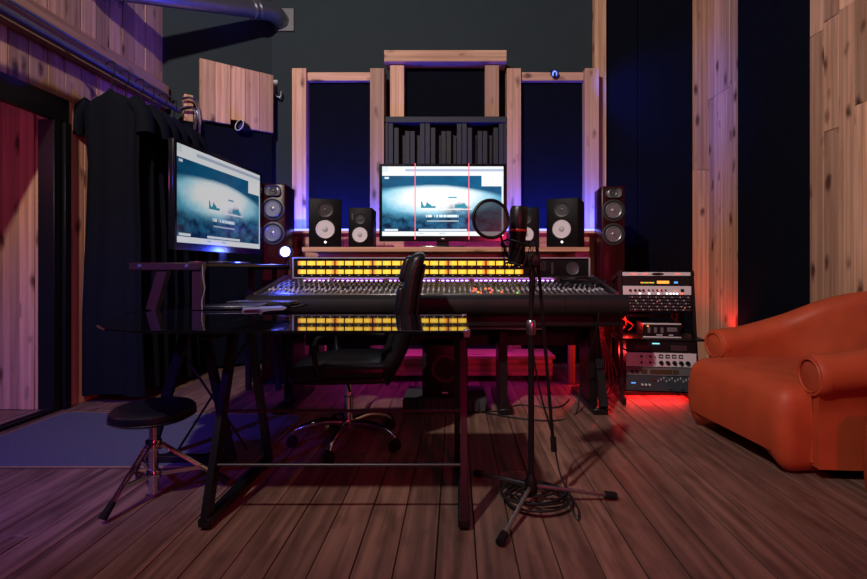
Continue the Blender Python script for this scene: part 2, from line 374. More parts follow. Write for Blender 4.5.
# ledge with blue rope light
t = thing('wall_ledge', 'long cedar ledge box with blue rope light behind the speakers', 'ledge')
MB().rbox(-1.74, 1.46, 4.50, 4.79, 1.30, 1.325, .003, 1).build('ledge_top', CEDAR_X, t, origin=(0, 4.6, 1.31))
for k in range(7):
    x0 = -1.46 + k * .39
    MB().rbox(x0, x0 + .387, 4.56, 4.60, .62, 1.298, .002, 1).build('front_board', CEDAR_X, t, origin=(x0, 4.6, .95))
MB().tube([(-1.72, 4.50, 1.334), (1.44, 4.50, 1.334)], .009, 8).build('rope_light', G_BLUE, t)
# wooden patch on the splayed corner
t = thing('cedar_offcut_panel', 'tilted cedar board panel with a square notch at its lower edge', 'wood panel')
a0, wd = .28, .135
for k, (zt, zb) in enumerate(((2.945, 2.37), (2.945, 2.37), (2.945, 2.42), (2.945, 2.355), (2.945, 2.355))):
    MB().rbox(a0 + k * wd, a0 + (k + 1) * wd - .003, -.16 + random.uniform(0, .004), -.12, zb, zt, .003, 1, MS).build('plank', CEDAR, t, origin=tuple(MS @ Vector((a0 + k * wd, -.14, 2.7))))
MB().box(a0 + .05, a0 + .10, -.12, -.002, 2.45, 2.9, MS).box(a0 + .58, a0 + .63, -.12, -.002, 2.45, 2.9, MS).build('batten', DIFFM, t)
tag(MB().rbox(.10, sl - .03, -.13, -.005, .02, 2.345, .01, 1, MS).build('bass_trap', FABRIC), 'blue-black fabric bass trap below the cedar board panel', 'acoustic panel')
# upright batten with chrome hooks left of it
tag(MB().rbox(.16, .235, -.10, -.002, 2.35, 2.60, .003, 1, MS).build('short_batten', CEDAR), 'short cedar batten behind the chrome coat hooks', 'board')
# can lamp in the notch, clip lamp on the rail, wall hook
def can_lamp(name, label, loc, aim, r, emit, rim=None):
    t = thing(name, label, 'lamp', loc); d = (Vector(aim) - Vector(loc)).normalized()
    MB().lathe([(r * .55, -.11), (r * .95, -.08), (r, 0), (r * .9, .0), (r * .8, -.03), (0, -.035)], (0, 0, 0), d, 20).build('housing', BLACKM, t)
    u1 = d.orthogonal().normalized(); u2 = d.cross(u1)
    MB().tube([(u1 * math.cos(a) + u2 * math.sin(a)) * r for a in [2 * math.pi * k / 24 for k in range(25)]], r * .09, 8).build('rim', rim or CONEW, t)
    MB().lathe([(r * .8, -.028), (0, -.026)], (0, 0, 0), d, 20).build('lens', emit, t)
    return t, d
q = MS @ Vector((a0 + 2.5 * wd, -.20, 2.365))
t, d = can_lamp('can_lamp', 'small round can lamp with white rim under the cedar notch', q, q + Vector((-.5, -1, .25)), .055, glow('dim_violet_lens', (.10, .03, .45), .25))
MB().tube([-d * .08, -d * .08 + Vector((0, .08, .06))], .008).build('bracket', BLACKM, t)
t, d = can_lamp('clip_lamp', 'tiny blue clip lamp on the cedar rail', (.99, 4.79, 2.915), (1.1, 4.0, 2.6), .034, glow('blue_lens_dim', (.06, .10, 1), 6), BLACKM)
MB().box(-.012, .012, .02, .05, -.02, .045).build('clip', BLACKM, t)
t = thing('wall_hook', 'bent steel hook on the edge of the back wall', 'hook', (-1.905, YB - .02, 2.75))
MB().tube(smoothpath([(0, .02, .15), (.01, -.02, .08), (.03, -.04, .02), (.08, -.04, .0), (.09, -.04, .06)]), .010).build('hook_arm', STEEL, t)
MB().box(-.03, .03, .008, .02, .08, .2).build('plate', STEEL, t)
# duct at the top left
t = thing('air_duct', 'round metal duct with bent end under the ceiling', 'duct')
pd = [Vector((-2.72, 3.55, 3.065)), Vector((-1.95, 4.77, 3.54))]
MB().tube(pd, .082, 20).build('pipe', DUCT, t)
MB().tube(smoothpath([(-1.96, 4.755, 3.534), (-1.89, 4.86, 3.57), (-1.85, 4.95, 3.575), (-1.84, 5.03, 3.57)], 4), .090, 20).build('elbow', DUCT, t)
dd = (pd[1] - pd[0]).normalized()
for q_ in (.22, 1.42, 1.48): MB().tube([pd[0] + dd * q_, pd[0] + dd * (q_ + .018)], .096, 20).build('collar', DUCT, t)
MB().rbox(-1.90, -1.70, YB - .02, YB - .001, 3.46, 3.70, .004, 1).build('wall_plate', mat('grey_plate', (.16, .16, .17), .5, .3, noise=.1), t)

# ================================================================== LEFT WALL: RAILS AND GARMENTS
RAILM = mat('dull_rail_steel', (.16, .16, .18), .5, .6, noise=.15, nscale=20)
t = thing('clothes_rail', 'long metal clothes rail under the bulkhead board', 'rail')
MB().tube([(-2.56, .3, 2.43), (-2.56, 4.44, 2.43)], .027, 12).build('lower_tube', RAILM, t)
MB().tube([(-2.638, .3, 2.555), (-2.638, 4.44, 2.555)], .011, 8).build('upper_tube', RAILM, t)
for yy in (1.2, 2.3, 3.2, 4.2): MB().bar((-2.656, yy, 2.50), (-2.56, yy, 2.44), .02, .012).build('bracket', STEEL, t)
MB().tube(smoothpath([(-2.56, 4.42, 2.43), (-2.45, 4.44, 2.46), (-2.41, 4.45, 2.40), (-2.43, 4.45, 2.22)]), .016).build('end_hook', CHROME, t)
MB().tube(smoothpath([(-2.54, 4.43, 2.53), (-2.46, 4.45, 2.55), (-2.40, 4.46, 2.47), (-2.38, 4.46, 2.20), (-2.38, 4.46, 1.8)]), .013).build('end_hook', CHROME, t)
def garment(y, wsh, seed, label, length, xo=0):
    rnd = random.Random(seed); t = thing('hanging_gown', label, 'garment', (-2.54 + xo, y, 0), R(rnd.uniform(-5, 4)), 'black garments on the rail')
    g = MB(); top = 2.26; ringsl = []; n = 40; ph = rnd.uniform(0, 6)
    prof = [(0, .05, .02), (.02, .09, .03), (.05, .7, .04), (.10, 1.0, .05), (.25, .98, .055), (.5, .9, .055), (1.0, .98, .058), (1.6, 1.05, .06), (length, 1.12, .062)]
    for dz, wf, dp in prof:
        rr = []
        for k in range(n):
            a = 2 * math.pi * k / n
            f = 1 + (.34 * min(1, .3 + dz / .5)) * math.sin(7 * a + ph + .8 * dz) + .08 * min(1, dz) * math.sin(12 * a + 2 * ph + dz)
            rr.append(Vector((wsh * wf * math.cos(a) * (1 + .03 * math.sin(9 * a)), dp * .78 * math.sin(a) * f + .010 * math.sin(4 * dz + ph), top - dz - .03 * abs(math.cos(a)) * (dz > .04))))
        ringsl.append(rr)
    g.rings(ringsl); g.build('body', CLOTH, t)
    for s in (-1, 1):
        MB().tube(smoothpath([(s * wsh * .78, 0, top - .09), (s * (wsh + .035), -.01, top - .18), (s * (wsh + .06), -.02, top - .33)], 4), .050, 12, .060).build('sleeve', CLOTH, t)
    hg = MB().tube(smoothpath([(0, 0, top - .02), (0, 0, top + .08), (.02, 0, top + .13), (.02, 0, 2.452 ), (-.02, 0, 2.462), (-.05, 0, 2.44)]), .004, 6)
    hg.tube([(-wsh * .8, 0, top - .085), (0, 0, top - .01), (wsh * .8, 0, top - .085)], .006, 6).build('hanger', BLACKM, t)
    return t
for k, (yy, ww, ln, xo, lb) in enumerate((
    (3.46, .21, 2.18, .06, 'long black garment with drooping short sleeves, first on the rail'),
    (3.62, .21, 2.16, .05, 'long black garment hanging second on the rail'),
    (3.78, .20, 2.20, .06, 'long black garment hanging third on the rail'),
    (3.94, .21, 2.14, .04, 'long black garment hanging fourth on the rail'),
    (4.10, .20, 2.18, .05, 'long black garment hanging fifth on the rail'),
    (4.26, .19, 2.12, .04, 'long black garment last on the rail by the chrome hooks'))):
    garment(yy, ww, k + 1, lb, ln, xo)

# ================================================================== RUG
pr = [(-2.62, 2.40), (-2.56, 2.335), (-1.05, 2.335), (-1.0, 2.40), (-1.0, 3.10), (-1.05, 3.15), (-2.57, 3.22), (-2.62, 3.18)]
t = thing('rug', 'flat grey carpet with bound edge under the stool and glass desk', 'rug')
MB().prism(pr, .0, .010).build('pile', RUG, t)
MB().tube([(x, y, .006) for x, y in pr + pr[:1]], .006, 6).build('binding', mat('rug_binding', (.2, .13, .06), .9, noise=.2), t)

# ================================================================== TELEVISIONS
def hsh(a, b):
    v = math.sin(a * 127.1 + b * 311.7) * 43758.5453; return v - math.floor(v)
def vnoise(x, y):
    xi, yi = math.floor(x), math.floor(y); fx, fy = x - xi, y - yi
    fx = fx * fx * (3 - 2 * fx); fy = fy * fy * (3 - 2 * fy)
    return (hsh(xi, yi) * (1 - fx) + hsh(xi + 1, yi) * fx) * (1 - fy) + (hsh(xi, yi + 1) * (1 - fx) + hsh(xi + 1, yi + 1) * fx) * fy
def fbm(x, y): return .5 * vnoise(x, y) + .27 * vnoise(2.1 * x, 2.1 * y) + .14 * vnoise(4.3 * x, 4.3 * y) + .09 * vnoise(9 * x, 9 * y)
def mixc(a, b, t):
    t = max(0, min(1, t)); return tuple(p + (q - p) * t for p, q in zip(a, b))
W_ = (1.0, 1.0, 1.0)
def screen_col(u, v):
    if v < .135:
        if .04 < v < .075 and u > .19: return (.50, .56, .72)
        if v < .08 and u < .05: return (.75, .85, .9)
        return (.93, .97, 1.0)
    if u > .983: return (.85, .93, 1.0)
    if u > .82 and v < .285: return W_
    if v > .935:
        if .955 < v < .975 and (.47 < u < .52 or .30 < u < .34): return (.5, .7, .75)
        return (.95, .98, 1.0)
    n = fbm(u * 9, v * 7); n2 = fbm(u * 20 + 7, v * 14)
    sky = mixc((.0, .035, .11), (.0, .13, .28), n * 1.2)
    edge = .24 + .30 * (u - .42) ** 2 + .03 * n + .10 * max(0, u - .55)
    cl = max(0, min(1, (v - edge) / .06))
    du = (u - .46) / .50; dv = (v - .46) / .24
    g = math.exp(-(du * du) * 1.3 - dv * dv * .9) * (.75 + .6 * n)
    c = mixc(sky, (.18, .62, .85), cl * min(1, g * 2.2))
    c = mixc(c, (.80, .97, 1.0), cl * (g * 2.4 - .7))
    c = mixc(c, W_, cl * (g * 2.4 - 1.1))
    low = max(0, min(1, (v - .60 - .05 * math.sin(u * 7) + .25 * (n - .45)) / .14))
    c = mixc(c, mixc((.0, .012, .05), (.02, .17, .33), (n2 - .28) * 2.0), low)
    if .02 < u < .98:
        sil = .575 - .07 * max(0, fbm(u * 40, 1.3) - .35) * 3
        if sil < v < .60 and (.32 < u < .44 or .60 < u < .70): c = (.03, .30, .42)
        if abs(v - .445) < .008 and abs(u - .58) < .035: c = (.05, .38, .5)
        if .605 < v < .625 and .34 < u < .74: c = mixc(c, W_, .8)
        if .70 < v < .735 and .36 < u < .63 and hsh(int(u * 160), 3) > .25: c = (.85, .95, 1)
        if .775 < v < .795 and .37 < u < .63: c = (.45, .55, .62)
        if .905 < v < .925 and (.30 < u < .70 or .02 < u < .13): c = (.85, .93, 1)
        if .155 < v < .178 and .01 < u < .055: c = (.8, .9, 1)
    return c
def screen_mesh(wd, ht, z0):
    nx, nz = 200, 112; vs = []; fs = []; cols = []
    for j in range(nz + 1):
        for k in range(nx + 1): vs.append((-wd / 2 + wd * k / nx, 0, z0 + ht * (1 - j / nz)))
    for j in range(nz):
        for k in range(nx):
            a = j * (nx + 1) + k; fs.append((a, a + nx + 1, a + nx + 2, a + 1)); cols.append(screen_col((k + .5) / nx, (j + .5) / nz))
    me = bpy.data.meshes.new('screen'); me.from_pydata(vs, [], fs)
    ca = me.color_attributes.new('picture', 'FLOAT_COLOR', 'CORNER'); flat = []
    for c in cols: flat += [*c, 1.0] * 4
    ca.data.foreach_set('color', flat); return me
def screen_mat(name, s):
    m, nt, b = nodes_of(name); at = nt.nodes.new('ShaderNodeAttribute'); at.attribute_name = 'picture'
    b.inputs['Base Color'].default_value = (.005, .005, .005, 1); b.inputs['Roughness'].default_value = .2
    nt.links.new(at.outputs['Color'], b.inputs['Emission Color']); b.inputs['Emission Strength'].default_value = s; return m
SCR = screen_mesh(.992, .568, 0)
def television(label, loc, rz, zb, s, lines, foot_z, k=1.0):
    t = thing('television', label, 'television', loc, rz); t.scale = (k, k, k); zb /= k; foot_z /= k
    body = MB().rbox(-.52, .52, 0, .035, zb, zb + .634, .008, 2).rbox(-.40, .40, .03, .075, zb + .08, zb + .5, .015, 2)
    cab = body.build('casing', mat('television_gloss_black', (.006, .006, .008), .18, noise=.1), t)
    me = SCR.copy(); me.materials.append(screen_mat('screen_picture_%d' % int(s * 100), s)); sc_ = link('screen', me, t); sc_.location = (0, -.0015, zb + .045)
    bz = MB()
    for x0, x1, z0, z1 in ((-.52, .52, zb, zb + .044), (-.52, .52, zb + .614, zb + .634), (-.52, -.497, zb + .04, zb + .62), (.497, .52, zb + .04, zb + .62)):
        bz.rbox(x0, x1, -.006, .004, z0, z1, .002, 1)
    bz.build('bezel', MATS['television_gloss_black'], t)
    MB().rbox(-.012, .012, -.0075, -.005, zb + .018, zb + .027, .001, 1).build('logo', SILVER, t)
    MB().rbox(-.05, .05, .01, .06, foot_z + .02, zb + .05, .008, 2).build('neck', BLACKP, t)
    MB().rbox(-.18, .18, -.09, .14, foot_z, foot_z + .018, .008, 2).build('foot', mat('television_foot', (.03, .03, .035), .15, coat=.8, noise=.05), t)
    for u in lines:
        MB().box(-.496 + .992 * u - .0035, -.496 + .992 * u + .0035, -.0085, -.0065, zb + .015, zb + .638).build('red_line', G_REDLINE, t)
    return t
SHZ = 1.135
television('wide television showing a cloudy blue web page on the wooden shelf', (-.108, 3.93, 0), 0, SHZ + .058, 1.05, (.272, .715), SHZ)
tv2 = television('angled television over the raised desk shelf beside the garments', (-1.665, 3.45, 0), R(86), 1.085, .52, (), 1.0035, 1.07)

# ================================================================== MIXING CONSOLE
t = thing('mixing_console', 'long mixing console with two rows of glowing yellow meters', 'mixing desk', (0, 0, 0))
CX0, CX1 = -1.33, 1.06
MB().rbox(CX0 + .02, CX1 - .02, 3.14, 3.80, .60, .76, .01, 1).build('body', BLACKM, t)
# padded arm rest in sections
segs = [CX0, .68, .84, CX1 + .02]
arp = [(3.135, .80), (3.05, .806), (3.01, .80), (2.985, .78), (2.98, .75), (2.985, .71), (3.01, .68), (3.05, .668), (3.135, .665)]
for a, b in zip(segs[:-1], segs[1:]):
    MB().rings([[Vector((q, y_, z_)) for y_, z_ in arp] for q in (a + .001, b - .001)]).build('arm_rest_pad', PADDING, t)
MB().rbox(CX0, CX1, 3.06, 3.15, .60, .69, .008, 1).build('front_fascia', BLACKM, t)
# sloping control surface
ang = math.atan2(.075, .55); MC = Matrix.Translation((0, 3.13, .800)) @ Matrix.Rotation(ang, 4, 'X')
SLn = .555
MB().box(CX0 + .02, CX1 - .02, 0, SLn, -.05, -.004, MC).build('control_bed', BLACKM, t)
MB().rbox(CX0 + .02, CX1 - .03, -.012, .006, -.03, .008, .003, 1, MC).build('front_trim', STEEL, t)
for s, xx in ((-1, CX0), (1, CX1 - .025)):
    pr_ = [(3.10, .62), (3.84, .62), (3.84, .92), (3.72, .92), (3.12, .815)]
    MB().rings([[Vector((xx, a, b)) for a, b in pr_], [Vector((xx + .025, a, b)) for a, b in pr_]]).build('end_cheek', STEEL, t)
NS = 32; pitch = (CX1 - CX0 - .09) / NS
strip = MB().rbox(-pitch / 2 + .0012, pitch / 2 - .0012, .01, SLn - .01, -.004, .002, .001, 1)
st0 = None; rnd = random.Random(3)
kn = MB(); kd = MB(); fd = MB(); lit = MB(); litr = MB()
CSTRIP = mat('channel_strip_face', (.014, .014, .017), .45, noise=.15, nscale=90)
for k in range(NS):
    xc = CX0 + .045 + pitch * (k + .5)
    if st0 is None:
        o = strip.build('channel_strip', CSTRIP, t); st0 = o
    else:
        o = link('channel_strip', st0.data, t)
    o.matrix_local = MC @ Matrix.Translation((xc, 0, 0))
    master = 17 <= k <= 20
    for j in range(13):
        yy = .20 + j * .026
        for dx in (-.017, .017):
            if rnd.random() < .06: continue
            o_ = MC @ Vector((xc + dx, yy, .002)); ax = (MC.to_3x3() @ Vector((0, 0, 1)))
            (kn if j % 4 == 0 else kd).lathe([(.0085, 0), (.0075, .016), (.0, .0165)], o_, ax, 7)
    for dx in (-.018, .018):
        yy = .05 + rnd.uniform(0, .09)
        fd.rbox(xc + dx - .007, xc + dx + .007, yy, yy + .026, .002, .016, .003, 1, MC)
        fd.box(xc + dx - .002, xc + dx + .002, .03, .17, .002, .0028, MC)
        p = (xc + dx - .006, xc + dx + .006, .175, .187, .002, .008)
        (lit if rnd.random() < .5 else litr).box(*p, MC)
tag(kn.build('knob', KNOBM, t), kind='stuff'); tag(kd.build('dark_knob', mat('dark_knob_caps', (.03, .03, .036), .35, noise=.3, nscale=200), t), kind='stuff'); tag(fd.build('fader', mat('fader_caps', (.45, .46, .5), .4, noise=.2), t), kind='stuff')
tag(lit.build('button', CONEW, t), kind='stuff'); tag(litr.build('button_dark', KNOBM, t), kind='stuff')
dots = {}
for k in range(16):
    xx = .10 + rnd.uniform(0, .32); yy = rnd.uniform(.03, .2); c = rnd.choice([G_REDI, G_ORANGE, G_GREEN, G_REDI])
    dots.setdefault(c.name, MB()).box(xx, xx + .012, yy, yy + .01, .002, .012, MC)
for c, g in dots.items(): tag(g.build('lit_button', bpy.data.materials[c], t), kind='stuff')
# meter bridge
BX0, BX1, BY, BZ0, BZ1 = -1.258, 1.033, 3.70, .893, 1.055
MB().rbox(BX0, BX1, BY + .006, BY + .17, BZ0, BZ1, .012, 2).build('meter_bridge', BLACKP, t)
tr = MB()
for x0, x1, z0, z1 in ((BX0, BX1, BZ1 - .008, BZ1 + .002), (BX0, BX1, BZ0, BZ0 + .010), (BX0, BX0 + .010, BZ0, BZ1), (BX1 - .010, BX1, BZ0, BZ1)):
    tr.rbox(x0, x1, BY - .012, BY + .02, z0, z1, .003, 1)
tr.build('bridge_trim', mat('bridge_trim_metal', (.5, .48, .55), .35, .4, noise=.05), t)
mm, nt, b_ = nodes_of('meter_face_glow'); MATS['meter_face_glow'] = mm
at = nt.nodes.new('ShaderNodeAttribute'); at.attribute_name = 'face'; nt.links.new(at.outputs['Color'], b_.inputs['Emission Color']); b_.inputs['Emission Strength'].default_value = 1.3
b_.inputs['Base Color'].default_value = (.05, .04, .02, 1)
def meter_mesh(kind):
    me = bpy.data.meshes.new('meter'); n = 8; vs = []; fs = []; cl = []
    for j in range(2):
        for k in range(n + 1): vs.append((-.0315 + .063 * k / n, 0, -.0165 + .033 * j))
    for k in range(n):
        fs.append((k, k + 1, n + 2 + k, n + 1 + k)); u = (k + .5) / n
        c = mixc((1.0, .45, .02), (1.0, .66, .06), 1 - abs(u - .5) * 1.6)
        if kind == 0: c = mixc((.75, .13, .01), c, u * 2.2)
        if kind == 3: c = mixc(c, (.75, .13, .01), (u - .5) * 2)
        cl += [*c, 1] * 4
    # side rim so each meter has depth
    m0 = len(vs); vs += [(-.0335, .012, -.0185), (.0335, .012, -.0185), (.0335, .012, .0185), (-.0335, .012, .0185)]
    q = (0, n, 2 * n + 1, n + 1)
    for a in range(4):
        fs.append((q[a], m0 + a, m0 + (a + 1) % 4, q[(a + 1) % 4])); cl += [.02, .01, .0, 1] * 4
    me.from_pydata(vs, [], fs); ca = me.color_attributes.new('face', 'FLOAT_COLOR', 'CORNER'); ca.data.foreach_set('color', cl); me.materials.append(mm); return me
MM = [meter_mesh(k) for k in range(4)]
lab = MB()
for gI in range(6):
    for k in range(4):
        xx = -1.186 + gI * .2906 + k * .0726
        for zz in (1.012, .946):
            o = link('meter', MM[k], t); o.location = (xx, BY - .006, zz)
            lab.box(xx - .006, xx + .006, BY + .002, BY + .007, zz - .030, zz - .026)
lab.build('meter_label', SILVER, t)
tag(t.children[-1], kind='stuff')
bt = MB()
for i in range(6):
    for j in range(5): bt.box(.592 + i * .018, .602 + i * .018, BY + .001, BY + .008, .955 + j * .016, .962 + j * .016)
for j in range(6): bt.box(.735, .752, BY + .001, BY + .008, .93 + j * .015, .94 + j * .015)
tag(bt.build('key_pad', CONSOLE, t), kind='stuff')
MB().lathe([(.052, 0), (.050, -.006), (.044, -.002), (.0, -.004)], (.90, BY + .006, .972), (0, 1, 0), 24).build('talkback_speaker', CONSOLE, t)
for a, b in ((-1.17, -.98), (-.94, -.55), (-.52, -.16), (-.13, .10), (.13, .42), (.45, .58), (.62, .76)):
    MB().box(a, b, BY - .008, BY, .874, .882).build('violet_light', G_VIOLET, t)
# legs and underside
for xx in (-1.20, .30, .93):
    MB().rbox(xx, xx + .06, 3.35, 3.62, 0, .60, .005, 1).build('leg', BLACKM, t)
    MB().rbox(xx - .02, xx + .08, 3.18, 3.80, 0, .04, .005, 1).build('foot', BLACKM, t)
MB().bar((.98, 3.18, .05), (1.0, 3.50, .60), .05, .05, (1, 0, 0)).build('brace', BLACKM, t)
MB().rbox(-1.18, .98, 3.75, 3.79, .37, .60, .004, 1).build('modesty_panel', BLACKM, t)
MB().tube([(-1.15, 3.16, .585), (.56, 3.10, .585)], .008).build('cable_rail', STEEL, t)
# low shelf behind the console, lit magenta
t = thing('low_bench', 'low cedar bench standing under the mixing console', 'bench')
MB().rbox(-1.1, .85, 4.10, 4.46, .195, .225, .004, 1).build('bench_top', CEDAR_X, t, origin=(0, 4.2, .2))
MB().rbox(-1.08, .83, 4.12, 4.14, .05, .193, .004, 1).build('bench_panel', CEDAR_X, t, origin=(0, 4.13, .1))
for xx in (-1.08, -.1, .78): MB().rbox(xx, xx + .05, 4.15, 4.42, 0, .193, .004, 1).build('leg', CEDAR, t)
# wooden shelf across the bridge
t = thing('speaker_shelf', 'long cedar shelf over the meters carrying speakers and television', 'shelf')
MB().rbox(-1.175, 1.02, 3.66, 4.16, SHZ - .036, SHZ, .004, 1).build('shelf_board', CEDAR_X, t, origin=(0, 3.8, SHZ))
MB().rbox(-1.10, .95, 3.83, 3.86, 1.057, SHZ - .037, .002, 1).build('riser_board', CEDAR_X, t, origin=(0, 3.8, SHZ))
for xx in (-1.15, -.1, .95): MB().rbox(xx, xx + .05, 4.02, 4.08, 0, SHZ - .037, .003, 1).build('shelf_leg', CEDAR, t)

# ================================================================== SPEAKERS
SPK = mat('speaker_cabinet_black', (.003, .003, .0045), .5, noise=.15, nscale=120, spec=.12)
def monitor(label, loc, rz, w, h, d, cr, cz, tr_, tz, led):
    t = thing('studio_monitor', label, 'speaker', loc, rz, 'white-cone monitors on the shelf')
    MB().rbox(-w / 2, w / 2, 0, d, 0, h, .008, 2).build('cabinet', SPK, t)
    wf = MB().lathe([(cr * 1.22, 0), (cr * 1.20, -.007), (cr * 1.05, -.006), (cr * 1.02, .0), (0, .001)], (0, 0, cz), (0, 1, 0), 32).build('woofer', RUBBER, t)
    MB().lathe([(cr, -.007), (cr * .94, -.009), (cr * .60, .000), (cr * .36, .012), (0, .012)], (0, -.012, cz), (0, 1, 0), 32).build('cone', CONEW, wf)
    MB().lathe([(cr * .40, .004), (cr * .38, -.006), (cr * .22, -.014), (0, -.018)], (0, -.010, cz), (0, 1, 0), 24).build('dust_cap', mat('pale_dust_cap', (.42, .42, .46), .35, noise=.05), wf)
    tw = MB().lathe([(tr_ * 1.25, 0), (tr_ * 1.2, -.004), (tr_, -.003), (tr_ * .35, .012), (tr_ * .3, .004), (0, .0)], (0, -.0005, tz), (0, 1, 0), 24).build('tweeter', mat('tweeter_grey', (.010, .010, .012), .5, noise=.1), t)
    MB().lathe([(tr_ * .30, .006), (tr_ * .22, -.002), (0, -.004)], (0, -.002, tz), (0, 1, 0), 16).build('dome', CONSOLE, tw)
    if led: MB().lathe([(.009, 0), (.009, -.003), (0, -.004)], (0, 0, .045), (0, 1, 0), 12).build('power_light', G_WHITE, t)
    else: MB().box(-w * .36, -w * .30, -.002, .001, h * .70, h * .86).build('badge', CONSOLE, t)
    return t
M8 = dict(w=.25, h=.39, d=.30, cr=.072, cz=.145, tr_=.05, tz=.30, led=True)
M7 = dict(w=.19, h=.325, d=.26, cr=.060, cz=.105, tr_=.035, tz=.235, led=False)
monitor('larger monitor with lit power dot, on the shelf end by the blue lamp', (-1.035, 3.80, SHZ), R(14), **M8)
monitor('smaller monitor between the blue-lamp-side large monitor and the television', (-.768, 3.85, SHZ), R(2), **M7)
monitor('larger monitor with lit power dot, on the shelf end by the red tower speaker', (.835, 3.78, SHZ), R(-24), **M8)
monitor('smaller monitor partly hidden behind the studio microphone', (.56, 3.83, SHZ), R(-12), **M7)
def tower(label, loc, rz):
    t = thing('tower_speaker', label, 'speaker', loc, rz, 'tall red tower speakers')
    MB().rbox(-.10, .10, 0, .30, .03, 1.69, .012, 2).build('cabinet', REDGLOSS, t)
    MB().rbox(-.11, .11, -.01, .31, 0, .03, .004, 1).build('plinth', BLACKP, t)
    MB().rbox(-.065, .065, -.006, .004, 1.585, 1.672, .03, 3, cuts=0).build('tweeter_plate', CONEG, t)
    MB().lathe([(.035, -.006), (.03, -.012), (.012, -.004), (.010, -.012), (0, -.015)], (0, 0, 1.628), (0, 1, 0), 20).build('tweeter', CONSOLE, t)
    for z in (1.475, 1.268):
        wf = MB().lathe([(.098, 0), (.097, -.010), (.084, -.012), (.078, -.004), (.072, -.002), (0, 0)], (0, 0, z), (0, 1, 0), 32).build('woofer', mat('woofer_ring', (.03, .03, .034), .4, noise=.1), t)
        MB().lathe([(.070, -.006), (.064, -.010), (.028, .008), (.020, -.006), (0, -.014)], (0, -.010, z), (0, 1, 0), 28).build('cone', CONEG, wf)
    for s in (-1, 1): MB().lathe([(.008, 0), (.007, -.006), (0, -.007)], (s * .075, 0, 1.10), (0, 1, 0), 10).build('grille_peg', REDGLOSS, t)
    return t
tower('red tower speaker with three grey drivers beside the equipment rack', (1.37, 4.18, 0), R(-4))
tower('red tower speaker half hidden by the angled television', (-1.545, 4.06, 0), R(4))
# subwoofer and its foam base
t = thing('foam_base', 'charcoal foam slab under the subwoofer', 'foam')
g = MB(); g.rbox(-.36, .21, 3.22, 3.62, .002, .09, .01, 1)
for k in range(12): g.rbox(-.355 + k * .047, -.315 + k * .047, 3.205, 3.225, .012, .085, .008, 1)
g.build('foam_block', mat('charcoal_foam', (.03, .032, .038), .95, noise=.3, nscale=80, bump=.4), t)
t = thing('subwoofer', 'black box subwoofer on foam under the console', 'speaker', (-.075, 3.27, .09))
MB().rbox(-.155, .155, 0, .32, 0, .36, .008, 2).build('cabinet', BLACKP, t)
wf = MB().lathe([(.095, 0), (.093, -.01), (.08, -.012), (.07, -.002), (0, 0)], (0, 0, .20), (0, 1, 0), 32).build('woofer', mat('sub_surround', (.06, .03, .04), .5, noise=.1), t)
MB().lathe([(.068, -.004), (.03, .008), (.02, -.002), (0, -.008)], (0, -.006, .20), (0, 1, 0), 28).build('cone', BLACKP, wf)
MB().box(-.02, .02, -.002, .001, .03, .04).build('badge', SILVER, t)
# blue lamp by the console's end
t = thing('blue_stage_lamp', 'glaring blue stage lamp clamped behind the console end', 'lamp', (-1.37, 3.87, .60))
MB().rbox(-.02, .02, -.025, .02, .0, .05, .004, 1).box(-.01, .04, -.03, .02, .01, .04).build('clamp', BLACKM, t)
MB().tube([(0, 0, .04), (0, .03, .46)], .010).build('arm', BLACKM, t)
MB().lathe([(.03, .09), (.046, .05), (.048, -.03), (.042, -.03), (.038, -.01), (0, -.008)], (0, 0, .505), (0, 1, -.05), 20).build('housing', BLACKM, t)
MB().lathe([(.038, -.020), (.03, -.028), (0, -.034)], (0, 0, .505), (0, 1, -.05), 20).build('lens', G_LAMP, t)
lamp('blue_stage_light', 'POINT', (-1.37, 3.78, 1.11), 8.0, (.03, .06, 1.0), None, .03)

# ================================================================== GLASS DESK
DZ = .758
t = thing('glass_desk', 'black glass corner desk on slanted steel trestle legs', 'desk')
def plate(poly, name):
    o = MB().prism(poly, DZ - .010, DZ).build(name, GLASS, t, smooth=False)
    md = o.modifiers.new('edge', 'BEVEL'); md.width = .002; md.segments = 1; md.limit_method = 'ANGLE'; return o
plate([(-.915, 1.662), (.046, 1.662), (.046, 2.228), (-.905, 2.228)], 'main_top')
arc = [(-1.13, 1.662), (-1.26, 1.72), (-1.37, 1.83), (-1.45, 1.985), (-1.515, 2.11), (-1.56, 2.24)]
plate([(-.918, 1.662)] + [(-.908, 2.228), (-.95, 2.36), (-1.56, 2.36)] + list(reversed(arc)), 'corner_top')
plate([(-.95, 2.363), (-.90, 2.92), (-1.38, 2.98), (-1.38, 3.90), (-1.70, 3.90), (-1.64, 2.363)], 'return_top')
for s, xx in ((-1, -.935), (1, .030)):
    MB().rbox(xx - .022, xx + .022, 1.775, 2.36, .012, .045, .004, 1).build('runner', BLACKM, t)
    for yy in (1.80, 2.33): MB().lathe([(.018, 0), (.018, .012), (.010, .014)], (xx, yy, 0), (0, 0, 1), 12).build('levelling_foot', RUBBER, t)
    MB().bar((xx, 1.795, .03), (xx, 2.02, .705), .026, .045, (0, 1, 0)).build('leg', BLACKM, t)
    MB().bar((xx - .025 * s, 2.34, .03), (xx - .025 * s, 2.12, .705), .026, .04, (0, 1, 0)).build('leg', BLACKM, t)
    MB().rbox(xx - .022, xx + .022, 1.80, 2.20, .705, .739, .004, 1).build('top_rail', BLACKM, t)
for zz in (.405, .215):
    yy = 1.795 + (zz - .03) / .675 * .225 - .004
    MB().tube([(-.935, yy, zz), (.030, yy, zz)], .0065, 10).build('shelf_bar', mat('satin_steel_bar', (.06, .055, .065), .4, .6, noise=.1), t)
